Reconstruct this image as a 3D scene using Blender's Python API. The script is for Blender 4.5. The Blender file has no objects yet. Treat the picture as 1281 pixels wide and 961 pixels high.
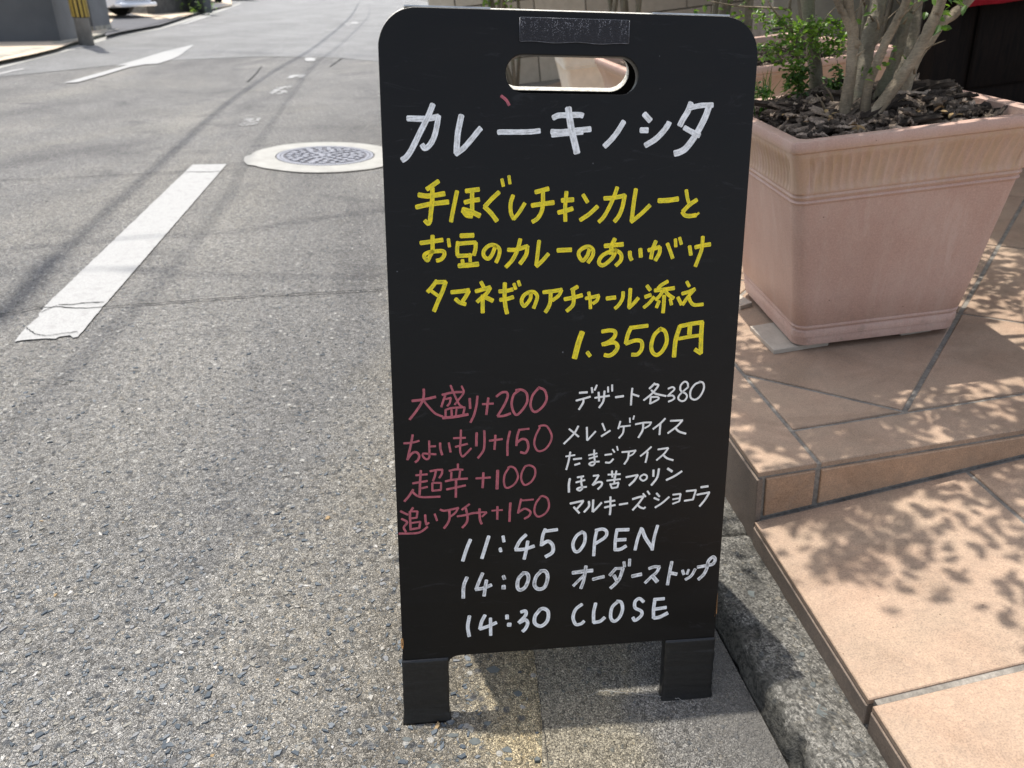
import bpy, bmesh, math, random
import numpy as np
from mathutils import Vector, Matrix, noise
R_ = math.radians
rnd = random.Random(7)
sc = bpy.context.scene
# ------------------------------------------------------------------ camera, sky, sun, exposure
CAM_H = 0.9257
F_PX, CX, CY = 925.0, 640.5, 480.5
M3 = Matrix(((0.99946, 0.03284, 0.0), (0.01555, -0.47324, 0.8808), (0.02893, -0.88032, -0.4735)))   # camera axes (x right, y down, z forward) to world
cam_d = bpy.data.cameras.new('camera'); cam = bpy.data.objects.new('camera', cam_d); sc.collection.objects.link(cam)
cx_, cy_, cz_ = M3.col[0].normalized(), M3.col[1].normalized(), M3.col[2].normalized()
cam.matrix_world = Matrix(((cx_[0], -cy_[0], -cz_[0], 0), (cx_[1], -cy_[1], -cz_[1], 0), (cx_[2], -cy_[2], -cz_[2], CAM_H), (0, 0, 0, 1)))
cam_d.sensor_width = 36; cam_d.lens = 36 * F_PX / 1281.0
cam_d.clip_start = 0.05; cam_d.clip_end = 2000
cam_d.dof.use_dof = True; cam_d.dof.focus_distance = 1.06; cam_d.dof.aperture_fstop = 7.5
sc.camera = cam
SUNV = Vector((-0.196, 0.272, 1.0)).normalized()
world = bpy.data.worlds.new('World'); sc.world = world; world.use_nodes = True
nt = world.node_tree; bg = nt.nodes['Background']; bg.inputs[1].default_value = 0.15
sky = nt.nodes.new('ShaderNodeTexSky'); sky.sky_type = 'NISHITA'; sky.sun_disc = False
sky.sun_elevation = math.asin(SUNV.z); sky.sun_rotation = math.atan2(SUNV.x, SUNV.y); sky.dust_density = 2.5; sky.ozone_density = 1.0
hs = nt.nodes.new('ShaderNodeHueSaturation'); hs.inputs['Saturation'].default_value = 0.6      # hazy summer sky
nt.links.new(sky.outputs[0], hs.inputs['Color']); nt.links.new(hs.outputs[0], bg.inputs[0])
sl = bpy.data.lights.new('sun', 'SUN'); sl.energy = 3.3; sl.angle = R_(0.53); sl.color = (1.0, 0.955, 0.88)
so = bpy.data.objects.new('sun', sl); sc.collection.objects.link(so)
so.rotation_euler = (-SUNV).to_track_quat('-Z', 'Y').to_euler()
sc.view_settings.view_transform = 'Standard'; sc.view_settings.look = 'None'
sc.view_settings.exposure = 0.76; sc.view_settings.gamma = 1.0; sc.view_settings.use_curve_mapping = False
sc.cycles.max_bounces = 6; sc.cycles.diffuse_bounces = 3; sc.cycles.glossy_bounces = 3; sc.cycles.transparent_max_bounces = 8
sc.cycles.use_denoising = True

# ------------------------------------------------------------------ where things stand
def ray(u, v):
    return M3 @ Vector(((u - CX) / F_PX, (v - CY) / F_PX, 1.0))
CAM = Vector((0, 0, CAM_H))
def G(u, v, z=0.0):
    d = ray(u, v); return CAM + d * ((z - CAM_H) / d.z)
PO = Vector((0.4287, 1.0542, 0.2025))
PX, PY, PZ = Vector((0.9815, 0.1342, 0.1362)).normalized(), Vector((-0.1354, 0.9908, -0.0006)).normalized(), Vector((-0.135, -0.0179, 0.9907)).normalized()
PORCH = Matrix(((PX.x, PY.x, PZ.x, PO.x), (PX.y, PY.y, PZ.y, PO.y), (PX.z, PY.z, PZ.z, PO.z), (0, 0, 0, 1)))
PINV = PORCH.inverted()
def FY(u, v, y):          # point of the porch frame on the plane y
    o = PINV @ CAM; d = PINV.to_3x3() @ ray(u, v); return o + d * ((y - o.y) / d.y)
def FZ(u, v, z):
    o = PINV @ CAM; d = PINV.to_3x3() @ ray(u, v); return o + d * ((z - o.z) / d.z)
BO = Vector((-0.1356, 0.6944, 0.0))
BX, BY = Vector((0.991, 0.1337, 0.0)).normalized(), Vector((-0.0301, 0.247, 0.9686)).normalized()
BN = BX.cross(BY).normalized()
BOARD = Matrix(((BX.x, BY.x, BN.x, BO.x), (BX.y, BY.y, BN.y, BO.y), (BX.z, BY.z, BN.z, BO.z), (0, 0, 0, 1)))

# ------------------------------------------------------------------ helpers
COL = sc.collection
def tag(o, label=None, cat=None, group=None, kind=None):
    if label: o['label'] = label
    if cat: o['category'] = cat
    if group: o['group'] = group
    if kind: o['kind'] = kind
    return o
def link(name, me, mat=None, parent=None, mw=None):
    o = bpy.data.objects.new(name, me); COL.objects.link(o)
    if mat is not None and me is not None:
        for m in (mat if isinstance(mat, (list, tuple)) else [mat]):
            me.materials.append(m)
    if parent: o.parent = parent
    if mw is not None: o.matrix_world = mw
    return o
def empty(name, mw):
    o = bpy.data.objects.new(name, None); COL.objects.link(o); o.empty_display_size = 0.1; o.matrix_world = mw
    return o
def T(x, y, z): return Matrix.Translation((x, y, z))
def RZ(a): return Matrix.Rotation(a, 4, 'Z')
def mesh(verts, faces, smooth=False):
    me = bpy.data.meshes.new('m'); me.from_pydata([tuple(v) for v in verts], [], faces)
    if smooth: me.polygons.foreach_set('use_smooth', [True] * len(me.polygons))
    me.update(); return me
class MB:
    def __init__(s): s.v = []; s.f = []; s.m = []
    def add(s, v, f, mi=0):
        n = len(s.v); s.v += [tuple(p) for p in v]; s.f += [tuple(i + n for i in q) for q in f]; s.m += [mi] * len(f)
    def box(s, a, b, mi=0, M=None):
        (x0, y0, z0), (x1, y1, z1) = a, b
        v = [Vector(p) for p in ((x0, y0, z0), (x1, y0, z0), (x1, y1, z0), (x0, y1, z0), (x0, y0, z1), (x1, y0, z1), (x1, y1, z1), (x0, y1, z1))]
        if M: v = [M @ p for p in v]
        s.add(v, [(3, 2, 1, 0), (4, 5, 6, 7), (0, 1, 5, 4), (1, 2, 6, 5), (2, 3, 7, 6), (3, 0, 4, 7)], mi)
    def build(s, name, mat, parent=None, mw=None, smooth=False, bevel=0, seg=2):
        me = mesh(s.v, s.f, smooth)
        if any(s.m): me.polygons.foreach_set('material_index', s.m)
        o = link(name, me, mat, parent, mw)
        if bevel:
            bm = bmesh.new(); bm.from_mesh(me); bmesh.ops.remove_doubles(bm, verts=bm.verts, dist=1e-6)
            bmesh.ops.bevel(bm, geom=[e for e in bm.edges if e.calc_face_angle(0) > 0.6], offset=bevel, segments=seg, profile=0.5, affect='EDGES')
            bm.to_mesh(me); bm.free(); me.polygons.foreach_set('use_smooth', [True] * len(me.polygons)); 
        return o
def prism(outline, z0, z1, ch=0.0, top=None):
    """closed slab over a 2-D outline (counter-clockwise); ch: chamfer of the top edge; top(x,y): extra height"""
    n = len(outline); h = top or (lambda x, y: 0)
    c = Vector((sum(p[0] for p in outline) / n, sum(p[1] for p in outline) / n))
    v = [(x, y, z0 + h(x, y)) for x, y in outline] + [(x, y, z1 - ch + h(x, y)) for x, y in outline]
    f = [tuple(reversed(range(n)))] + [(i, (i + 1) % n, n + (i + 1) % n, n + i) for i in range(n)]
    if ch:
        ins = []
        for i in range(n):
            a, b, d = Vector(outline[i - 1]), Vector(outline[i]), Vector(outline[(i + 1) % n])
            e1 = (b - a).normalized(); e2 = (d - b).normalized(); n1 = Vector((-e1.y, e1.x)); n2 = Vector((-e2.y, e2.x))
            m = (n1 + n2); m = m / max(0.3, m.dot(n1)) if m.length > 1e-6 else n1
            p = b + m * ch; ins.append((p.x, p.y, z1 + h(p.x, p.y)))
        v += ins; f += [(n + i, n + (i + 1) % n, 2 * n + (i + 1) % n, 2 * n + i) for i in range(n)]; f.append(tuple(range(2 * n, 3 * n)))
    else: f.append(tuple(range(n, 2 * n)))
    return v, f
def clip(poly, a, b, c):      # keep a*x+b*y<=c
    out = []
    for i in range(len(poly)):
        p, q = poly[i], poly[(i + 1) % len(poly)]; dp = a * p[0] + b * p[1] - c; dq = a * q[0] + b * q[1] - c
        if dp <= 0: out.append(p)
        if dp * dq < 0:
            t = dp / (dp - dq); out.append((p[0] + t * (q[0] - p[0]), p[1] + t * (q[1] - p[1])))
    return out
def tube(mb, pts, rad, n=10, mi=0, wob=0.0, cap=True, seed=0):
    pts = [Vector(p) for p in pts]; k = len(pts); base = len(mb.v); V = []; Fc = []
    up = Vector((0.13, 0.9, 0.3)).normalized()
    for i, p in enumerate(pts):
        t = (pts[min(i + 1, k - 1)] - pts[max(i - 1, 0)]).normalized(); a = t.cross(up).normalized(); b = t.cross(a).normalized()
        r = rad(i / (k - 1)) if callable(rad) else rad
        for j in range(n):
            th = 2 * math.pi * j / n; rr = r * (1 + wob * noise.noise(Vector((math.cos(th) * 1.3 + seed, math.sin(th) * 1.3, i * 0.35 + seed))) + wob * 0.5 * noise.noise(Vector((math.cos(th) * 3 + seed, math.sin(th) * 3, i * 0.9))))
            V.append(p + (a * math.cos(th) + b * math.sin(th)) * rr)
    for i in range(k - 1):
        for j in range(n):
            Fc.append((i * n + j, i * n + (j + 1) % n, (i + 1) * n + (j + 1) % n, (i + 1) * n + j))
    if cap: Fc += [tuple(reversed(range(n))), tuple(range((k - 1) * n, k * n))]
    mb.add(V, Fc, mi)
def spline(P, n):             # Catmull-Rom through P, n points per span
    P = [Vector(p) for p in P]
    if len(P) < 3: return [P[0].lerp(P[-1], i / n) for i in range(n + 1)]
    Q = [P[0] * 2 - P[1]] + P + [P[-1] * 2 - P[-2]]; out = []
    for i in range(1, len(Q) - 2):
        for k in range(n):
            t = k / n
            out.append(0.5 * ((2 * Q[i]) + (Q[i + 1] - Q[i - 1]) * t + (2 * Q[i - 1] - 5 * Q[i] + 4 * Q[i + 1] - Q[i + 2]) * t * t + (3 * Q[i] - Q[i - 1] - 3 * Q[i + 1] + Q[i + 2]) * t ** 3))
    out.append(P[-1]); return out

# ------------------------------------------------------------------ materials
class NM:
    def __init__(s, name, rough=0.7, spec=0.4):
        s.m = bpy.data.materials.new(name); s.m.use_nodes = True; s.t = s.m.node_tree; s.b = s.t.nodes['Principled BSDF']
        s.b.inputs['Roughness'].default_value = rough; s.b.inputs['Specular IOR Level'].default_value = spec; s.co = None
    def n(s, typ, **kw):
        x = s.t.nodes.new('ShaderNode' + typ)
        for k, v in kw.items():
            if k.startswith('i_'): x.inputs[k[2:].replace('_', ' ')].default_value = v
            else: setattr(x, k, v)
        return x
    def l(s, a, b): s.t.links.new(a, b)
    def coord(s, kind='Object', scale=None):
        tc = s.n('TexCoord'); o = tc.outputs[kind]
        if scale:
            mp = s.n('Mapping'); mp.inputs['Scale'].default_value = scale; s.l(o, mp.inputs[0]); o = mp.outputs[0]
        return o
    def noise(s, scale, detail=4, rough=0.55, co=None, dist=0.0):
        x = s.n('TexNoise'); x.inputs['Scale'].default_value = scale; x.inputs['Detail'].default_value = detail; x.inputs['Roughness'].default_value = rough; x.inputs['Distortion'].default_value = dist
        if co is None: co = s.coord()
        s.l(co, x.inputs['Vector']); return x.outputs['Fac']
    def vor(s, scale, co=None, feature='F1', out='Color'):
        x = s.n('TexVoronoi'); x.feature = feature; x.inputs['Scale'].default_value = scale
        s.l(co or s.coord(), x.inputs['Vector']); return x.outputs[out]
    def ramp(s, fac, stops, interp='LINEAR'):
        x = s.n('ValToRGB'); r = x.color_ramp; r.interpolation = interp
        while len(r.elements) < len(stops): r.elements.new(0.5)
        for e, (p, c) in zip(r.elements, stops):
            e.position = p; e.color = (c, c, c, 1) if not isinstance(c, (tuple, list)) else (*c, 1)
        s.l(fac, x.inputs[0]); return x.outputs[0]
    def mix(s, fac, a, b, mode='MIX'):
        x = s.n('Mix', data_type='RGBA', blend_type=mode)
        for i, v in ((0, fac), (6, a), (7, b)):
            if isinstance(v, (int, float)): x.inputs[i].default_value = v if i == 0 else (v, v, v, 1)
            elif isinstance(v, tuple): x.inputs[i].default_value = (*v, 1)
            else: s.l(v, x.inputs[i])
        return x.outputs[2]
    def math(s, op, a, b=0.0):
        x = s.n('Math', operation=op)
        for i, v in ((0, a), (1, b)):
            if isinstance(v, (int, float)): x.inputs[i].default_value = v
            else: s.l(v, x.inputs[i])
        return x.outputs[0]
    def sep(s, co):
        x = s.n('SeparateXYZ'); s.l(co, x.inputs[0]); return x.outputs
    def bump(s, h, dist=0.002, strength=1.0, prev=None):
        x = s.n('Bump'); x.inputs['Distance'].default_value = dist; x.inputs['Strength'].default_value = strength
        s.l(h, x.inputs['Height'])
        if prev: s.l(prev, x.inputs['Normal'])
        s.l(x.outputs[0], s.b.inputs['Normal']); return x.outputs[0]
    def col(s, c):
        if isinstance(c, tuple): s.b.inputs['Base Color'].default_value = (*c, 1)
        else: s.l(c, s.b.inputs['Base Color'])
        return s
    def rough(s, c): s.l(c, s.b.inputs['Roughness']); return s
def simple(name, c, rough=0.6, spec=0.4, var=0.15, scale=20, bump=0.0, metal=0.0):
    k = NM(name, rough, spec); f = k.noise(scale, 5)
    lo = tuple(x * (1 - var) for x in c); hi = tuple(min(1, x * (1 + var)) for x in c)
    k.col(k.ramp(f, [(0.3, lo), (0.7, hi)])); k.b.inputs['Metallic'].default_value = metal
    if bump: k.bump(f, bump)
    return k.m

def aggregate(name, s1, s2, tint, gap, keep=0.6, lum=1.0):
    """stone chips set in binder: two sizes of angular cells, each its own grey"""
    k = NM(name, 0.82, 0.35); co = k.coord('Object')
    wn = k.n('TexNoise'); wn.inputs['Scale'].default_value = s1 * 0.8; wn.inputs['Detail'].default_value = 2; k.l(co, wn.inputs['Vector'])
    wob = k.n('VectorMath', operation='MULTIPLY_ADD'); k.l(wn.outputs['Color'], wob.inputs[0]); wob.inputs[1].default_value = (0.35 / s1,) * 3; k.l(co, wob.inputs[2]); cw = wob.outputs[0]
    def stops(L):
        return [(p, tuple(min(1, (tuple([v] * 3) if not isinstance(v, tuple) else v)[i] * tint[i] * lum) for i in range(3))) for p, v in L]
    sepc = k.n('SeparateColor'); k.l(k.vor(s1, cw), sepc.inputs[0])
    c1 = k.ramp(sepc.outputs[0], stops([(0.0, 0.09), (0.22, (0.13, 0.15, 0.175)), (0.42, 0.2), (0.6, (0.26, 0.265, 0.27)), (0.78, (0.33, 0.31, 0.28)), (0.9, 0.42), (0.975, 0.6)]), 'CONSTANT')
    sepd = k.n('SeparateColor'); k.l(k.vor(s2, cw), sepd.inputs[0])
    c2 = k.ramp(sepd.outputs[1], stops([(0.0, 0.085), (0.3, 0.15), (0.6, 0.24), (0.85, (0.33, 0.31, 0.27)), (0.96, 0.5)]), 'CONSTANT')
    e1 = k.vor(s1, cw, 'DISTANCE_TO_EDGE', 'Distance'); binder = k.ramp(e1, [(0.02, 1.0), (0.10, 0.0)])
    big = k.ramp(sepc.outputs[1], [(0.42, 0.0), (0.5, 1.0)])
    c = k.mix(big, c2, c1)
    c = k.mix(k.math('MULTIPLY', binder, big), c, tuple(gap * t * lum for t in tint))
    fine = k.noise(s2 * 2.2, 3, 0.6, co); c = k.mix(0.55, c, k.ramp(fine, [(0.3, 0.42), (0.7, 1.0)]), 'MULTIPLY')
    grit = k.noise(s2 * 0.9, 6, 0.8, co); sand = k.mix(1.0, tuple(0.235 * t * lum for t in tint), k.ramp(grit, [(0.38, 0.12), (0.47, 0.7), (0.55, 1.2), (0.66, 2.3)]), 'MULTIPLY')
    c = k.mix(k.ramp(sepc.outputs[2], [(keep, 1.0), (keep + 0.01, 0.25)]), c, sand)
    lg = k.noise(1.3, 5, 0.6, co); c = k.mix(1.0, c, k.ramp(lg, [(0.3, 0.86), (0.7, 1.12)]), 'MULTIPLY')
    hb = k.math('MULTIPLY', k.ramp(e1, [(0.0, 0.0), (0.25, 1.0)]), big)
    h2 = k.vor(s2, cw, 'F1', 'Distance'); hh = k.math('ADD', hb, k.math('MULTIPLY', h2, -0.8)); hh = k.math('ADD', hh, k.math('MULTIPLY', fine, 0.9))
    k.bump(hh, 0.003, 0.9)
    return k, c, co

k, c, co = aggregate('asphalt_aged', 165, 360, (1.0, 0.975, 0.93), 0.08, 0.42, lum=1.0)
# worn wheel tracks, oily blotches and long stains along the road
st = k.noise(1.0, 7, 0.66, k.coord('Object', (1.0, 0.30, 1.0)), 0.8)
c = k.mix(1.0, c, k.ramp(st, [(0.36, (0.70, 0.70, 0.715)), (0.5, (0.95, 0.95, 0.95)), (0.66, (1.16, 1.14, 1.09))]), 'MULTIPLY')
wx = k.math('ADD', k.sep(co)[0], k.math('MULTIPLY', k.noise(1.1, 5, 0.6, co), 1.0))
c = k.mix(k.ramp(wx, [(0.0, 0.0), (0.5, 1.0)]), c, k.mix(1.0, c, (1.24, 1.13, 0.90), 'MULTIPLY'))
gp_ = k.noise(700, 2, 0.5, co); c = k.mix(1.0, c, k.ramp(gp_, [(0.36, 0.35), (0.5, 0.95), (0.64, 1.95)]), 'MULTIPLY')
zy = k.math('ADD', k.math('ADD', k.sep(co)[0], k.math('MULTIPLY', k.sep(co)[1], 0.18)), k.math('MULTIPLY', k.math('SUBTRACT', k.noise(7, 6, 0.7, co), 0.5), 0.30))
c = k.mix(k.ramp(zy, [(0.06, 0.0), (0.16, 1.0)]), c, k.mix(1.0, c, k.mix(1.0, (1.40, 1.30, 1.07), k.ramp(k.noise(560, 4, 0.75, co), [(0.34, 0.6), (0.5, 1.0), (0.64, 1.35)]), 'MULTIPLY'), 'MULTIPLY'))
q1 = k.n('SeparateColor'); k.l(k.vor(62, co), q1.inputs[0]); qd = k.vor(62, co, 'F1', 'Distance')
c = k.mix(k.math('MULTIPLY', k.ramp(q1.outputs[0], [(0.87, 0.0), (0.89, 0.8)], 'LINEAR'), k.ramp(qd, [(0.22, 1.0), (0.34, 0.0)])), c, (0.42, 0.41, 0.38))
c = k.mix(k.math('MULTIPLY', k.ramp(q1.outputs[1], [(0.79, 0.0), (0.81, 0.75)]), k.ramp(qd, [(0.25, 1.0), (0.42, 0.0)])), c, (0.055, 0.06, 0.068))
mg = k.noise(48, 4, 0.75, co); c = k.mix(1.0, c, k.ramp(mg, [(0.36, 0.76), (0.5, 1.0), (0.64, 1.22)]), 'MULTIPLY')
dark = k.noise(3.2, 4, 0.6, co, 0.4); c = k.mix(k.ramp(dark, [(0.58, 0.0), (0.70, 0.45)]), c, (0.065, 0.065, 0.068))
k.col(c); M_ASPH = k.m
k, c, co = aggregate('asphalt_patch', 150, 330, (1.0, 1.0, 0.99), 0.14, 0.5, lum=1.16)
st = k.noise(1.4, 6, 0.6, k.coord('Object', (1.0, 0.2, 1.0)), 0.5); c = k.mix(1.0, c, k.ramp(st, [(0.35, 0.86), (0.68, 1.08)]), 'MULTIPLY'); k.col(c); M_ASPH2 = k.m
k, c, co = aggregate('gutter_concrete', 190, 460, (1.0, 0.95, 0.86), 0.12, 0.75, lum=0.88)
xy = k.sep(co); gx = k.math('ADD', k.math('ADD', xy[0], k.math('MULTIPLY', xy[1], 0.18)), k.math('MULTIPLY', k.math('SUBTRACT', k.noise(9, 6, 0.7, co), 0.5), 0.34))
c = k.mix(1.0, c, k.ramp(k.noise(620, 3, 0.7, co), [(0.34, 0.35), (0.5, 0.95), (0.66, 1.8)]), 'MULTIPLY')
c = k.mix(k.ramp(gx, [(0.26, 1.0), (0.36, 0.0)]), c, k.mix(1.0, c, (1.36, 1.27, 1.05), 'MULTIPLY'))
smooth = k.mix(k.noise(300, 3, 0.6, co), (0.085, 0.082, 0.078), (0.19, 0.18, 0.165)); c = k.mix(k.ramp(gx, [(0.38, 0.0), (0.50, 0.75)]), c, smooth); k.col(c); M_GUT = k.m
k, c, co = aggregate('kerb_concrete', 120, 330, (1.0, 0.95, 0.84), 0.10, 0.6, lum=0.72)
dirt = k.noise(11, 6, 0.65, co, 0.5); c = k.mix(k.ramp(dirt, [(0.38, 0.75), (0.56, 0.05)]), c, (0.065, 0.062, 0.055))
face_shade = k.math('SUBTRACT', k.math('MULTIPLY', k.noise(26, 6, 0.7, co), 0.10), k.sep(co)[2]); c = k.mix(k.ramp(face_shade, [(-0.005, 0.0), (0.02, 0.85)]), c, (0.055, 0.053, 0.045))  # shaded low face of the kerb, darkened in the colour with a noisy edge
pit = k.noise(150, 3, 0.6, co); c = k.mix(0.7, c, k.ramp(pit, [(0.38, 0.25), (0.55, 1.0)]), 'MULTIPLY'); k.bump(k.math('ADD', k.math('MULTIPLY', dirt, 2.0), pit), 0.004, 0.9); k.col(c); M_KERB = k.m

def tile_mat(name, a, b, dirtc):
    k = NM(name, 0.62, 0.35); oi = k.n('ObjectInfo'); co = k.coord('Object')
    off = k.n('VectorMath', operation='ADD'); k.l(co, off.inputs[0])
    cmb = k.n('CombineXYZ'); k.l(k.math('MULTIPLY', oi.outputs['Random'], 37.0), cmb.inputs[0]); k.l(k.math('MULTIPLY', oi.outputs['Random'], 11.0), cmb.inputs[1]); k.l(cmb.outputs[0], off.inputs[1]); co = off.outputs[0]
    c = k.mix(k.ramp(k.noise(9, 6, 0.62, co, 0.4), [(0.35, 0.0), (0.68, 1.0)]), a, b); c = k.mix(1.0, c, k.ramp(k.noise(4, 7, 0.72, co, 0.8), [(0.36, (0.80, 0.78, 0.76)), (0.52, (1.0, 1.0, 1.0)), (0.7, (1.10, 1.10, 1.08))]), 'MULTIPLY')
    sp = k.noise(420, 3, 0.65, co); c = k.mix(1.0, c, k.ramp(sp, [(0.3, 0.68), (0.5, 0.97), (0.72, 1.2)]), 'MULTIPLY')
    sp2 = k.noise(120, 4, 0.7, co); c = k.mix(1.0, c, k.ramp(sp2, [(0.35, 0.90), (0.65, 1.06)]), 'MULTIPLY')
    bl = k.noise(33, 5, 0.7, co, 0.7); c = k.mix(k.ramp(bl, [(0.54, 0.0), (0.72, 0.5)]), c, dirtc)
    vd = k.vor(26, co, 'F1', 'Distance'); c = k.mix(k.ramp(vd, [(0.02, 0.8), (0.045, 0.0)]), c, (0.12, 0.07, 0.04))
    c = k.mix(1.0, c, k.ramp(oi.outputs['Random'], [(0.0, 0.94), (1.0, 1.05)]), 'MULTIPLY')
    k.col(c); k.rough(k.ramp(sp2, [(0.3, 0.55), (0.7, 0.8)])); k.bump(k.math('ADD', sp, k.math('MULTIPLY', k.noise(25, 4, 0.6, co), 1.6)), 0.0007, 0.6)
    return k.m
M_TILE = tile_mat('porch_tile', (0.36, 0.262, 0.187), (0.425, 0.292, 0.205), (0.25, 0.182, 0.132))
M_RISER = tile_mat('riser_tile', (0.39, 0.26, 0.17), (0.47, 0.30, 0.19), (0.27, 0.20, 0.145))
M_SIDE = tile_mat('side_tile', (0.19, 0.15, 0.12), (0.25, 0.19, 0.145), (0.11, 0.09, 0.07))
k = NM('grout', 0.9, 0.2); f = k.noise(140, 5, 0.7); g = k.noise(14, 4, 0.6)
c = k.mix(1.0, k.ramp(f, [(0.3, (0.17, 0.155, 0.135)), (0.7, (0.33, 0.30, 0.26))]), k.ramp(g, [(0.35, 0.7), (0.7, 1.2)]), 'MULTIPLY'); k.col(c); k.bump(f, 0.002, 0.9); M_GROUT = k.m

k = NM('planter_plastic', 0.52, 0.4); co = k.coord('Object'); z = k.sep(co)[2]
c = k.mix(k.ramp(k.noise(5, 5, 0.6, co), [(0.35, 0.0), (0.7, 1.0)]), (0.49, 0.318, 0.255), (0.545, 0.36, 0.29))
sp = k.noise(330, 3, 0.6, co); c = k.mix(1.0, c, k.ramp(sp, [(0.3, 0.86), (0.55, 1.0), (0.75, 1.12)]), 'MULTIPLY')
c = k.mix(k.math('MULTIPLY', k.ramp(z, [(0.335, 0.0), (0.36, 0.75), (0.43, 0.75), (0.445, 0.0)]), k.ramp(k.noise(60, 4, 0.7, k.coord('Object', (1, 1, 0.15)), 0.2), [(0.3, 0.25), (0.7, 1.0)])), c, (0.47, 0.325, 0.185))
c = k.mix(k.ramp(k.noise(11, 6, 0.72, k.coord('Object', (1, 1, 0.3)), 0.3), [(0.46, 0.0), (0.72, 0.42)]), c, (0.60, 0.47, 0.40))
spl = k.noise(46, 5, 0.75, co); c = k.mix(k.math('MULTIPLY', k.ramp(spl, [(0.55, 0.0), (0.68, 0.5)]), k.ramp(z, [(0.02, 1.0), (0.16, 0.0)])), c, (0.30, 0.22, 0.17))
stk = k.noise(30, 5, 0.7, k.coord('Object', (1, 1, 0.05)), 0.2); c = k.mix(k.ramp(stk, [(0.56, 0.0), (0.70, 0.28)]), c, (0.66, 0.54, 0.47))
vd = k.vor(22, co, 'F1', 'Distance'); c = k.mix(k.ramp(vd, [(0.018, 0.9), (0.04, 0.0)]), c, (0.16, 0.09, 0.06))
k.col(c); k.bump(sp, 0.0006, 0.7); M_POT = k.m
M_CREAM = simple('cream_planter', (0.72, 0.64, 0.52), 0.55, 0.35, 0.08, 30, 0.0008)
k = NM('slate_pad', 0.6, 0.4); f = k.noise(60, 6, 0.7, None, 0.4); k.col(k.ramp(f, [(0.3, (0.38, 0.33, 0.27)), (0.7, (0.50, 0.44, 0.36))])); k.bump(f, 0.0006); M_PAD = k.m

k = NM('bark_mulch', 0.85, 0.25); at = k.n('Attribute', attribute_name='tone'); uvn = k.n('UVMap'); 
mp = k.n('Mapping'); mp.inputs['Scale'].default_value = (9, 130, 1); k.l(uvn.outputs[0], mp.inputs[0])
f = k.noise(1.0, 6, 0.7, mp.outputs[0], 0.6)
c = k.mix(at.outputs['Fac'], (0.05, 0.038, 0.03), (0.46, 0.36, 0.28)); c = k.mix(1.0, c, k.ramp(f, [(0.3, 0.35), (0.5, 0.9), (0.72, 1.5)]), 'MULTIPLY'); k.col(c); k.bump(f, 0.003, 1.0); M_BARK = k.m
M_SOIL = simple('soil', (0.035, 0.026, 0.02), 0.95, 0.2, 0.5, 60, 0.004)
def stem_mat(name, a, b, c3):
    k = NM(name, 0.72, 0.35); co = k.coord('Object', (1, 1, 0.35)); f = k.noise(38, 6, 0.65, co, 0.5); g = k.noise(9, 5, 0.6, k.coord('Object'), 0.8)
    c = k.mix(k.ramp(f, [(0.3, 0.0), (0.7, 1.0)]), a, b); c = k.mix(k.ramp(g, [(0.5, 0.0), (0.62, 0.8)]), c, c3)
    h = k.noise(120, 4, 0.7, k.coord('Object', (1, 1, 3.0))); c = k.mix(1.0, c, k.ramp(h, [(0.35, 0.75), (0.65, 1.1)]), 'MULTIPLY'); k.col(c); k.bump(k.math('ADD', f, h), 0.003, 1.0); return k.m
M_STEM = stem_mat('smooth_grey_bark', (0.15, 0.118, 0.08), (0.31, 0.245, 0.165), (0.38, 0.31, 0.22))
M_STEM2 = stem_mat('mossy_bark', (0.13, 0.11, 0.08), (0.26, 0.22, 0.155), (0.19, 0.185, 0.12))
def leaf_mat(name, a, b):
    k = NM(name, 0.42, 0.5); at = k.n('Attribute', attribute_name='tone'); c = k.mix(at.outputs['Fac'], a, b); k.col(c)
    tr = k.n('BsdfTranslucent'); k.l(k.mix(1.0, c, (1.6, 1.9, 0.7), 'MULTIPLY'), tr.inputs[0]); mx = k.n('MixShader'); mx.inputs[0].default_value = 0.32
    k.l(k.b.outputs[0], mx.inputs[1]); k.l(tr.outputs[0], mx.inputs[2]); k.l(mx.outputs[0], k.t.nodes['Material Output'].inputs[0]); return k.m
M_LEAF = leaf_mat('leaf_glossy_green', (0.05, 0.12, 0.02), (0.22, 0.32, 0.06))
M_LEAF2 = leaf_mat('leaf_deep_green', (0.03, 0.075, 0.018), (0.10, 0.17, 0.04))

# chalkboard
k = NM('blackboard_face', 0.44, 0.22); co = k.coord('Object'); f = k.noise(6, 5, 0.65, k.coord('Object', (1, 2.2, 1)), 0.8)
c = k.mix(k.ramp(f, [(0.42, 0.0), (0.75, 0.5)]), (0.0062, 0.0055, 0.0050), (0.0115, 0.0107, 0.0102))
sm = k.noise(22, 5, 0.75, k.coord('Object', (0.6, 2.5, 1)), 1.2); c = k.mix(k.ramp(sm, [(0.60, 0.0), (0.78, 0.16)]), c, (0.14, 0.145, 0.155))
dots = k.vor(34, co, 'F1', 'Distance'); dm = k.math('MULTIPLY', k.ramp(dots, [(0.018, 0.5), (0.04, 0.0)]), k.ramp(k.noise(12, 2, 0.5, co), [(0.55, 0.0), (0.62, 1.0)])); c = k.mix(dm, c, (0.35, 0.36, 0.38))
k.col(c); k.rough(k.ramp(f, [(0.3, 0.34), (0.7, 0.47)])); k.bump(k.noise(500, 2, 0.5, co), 0.00015, 0.5); M_BLACK = k.m
k = NM('bare_board_edge', 0.75, 0.3); f = k.noise(220, 4, 0.7); k.col(k.ramp(f, [(0.35, (0.36, 0.34, 0.30)), (0.6, (0.66, 0.64, 0.58))])); k.bump(f, 0.0004); M_EDGE = k.m
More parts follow.
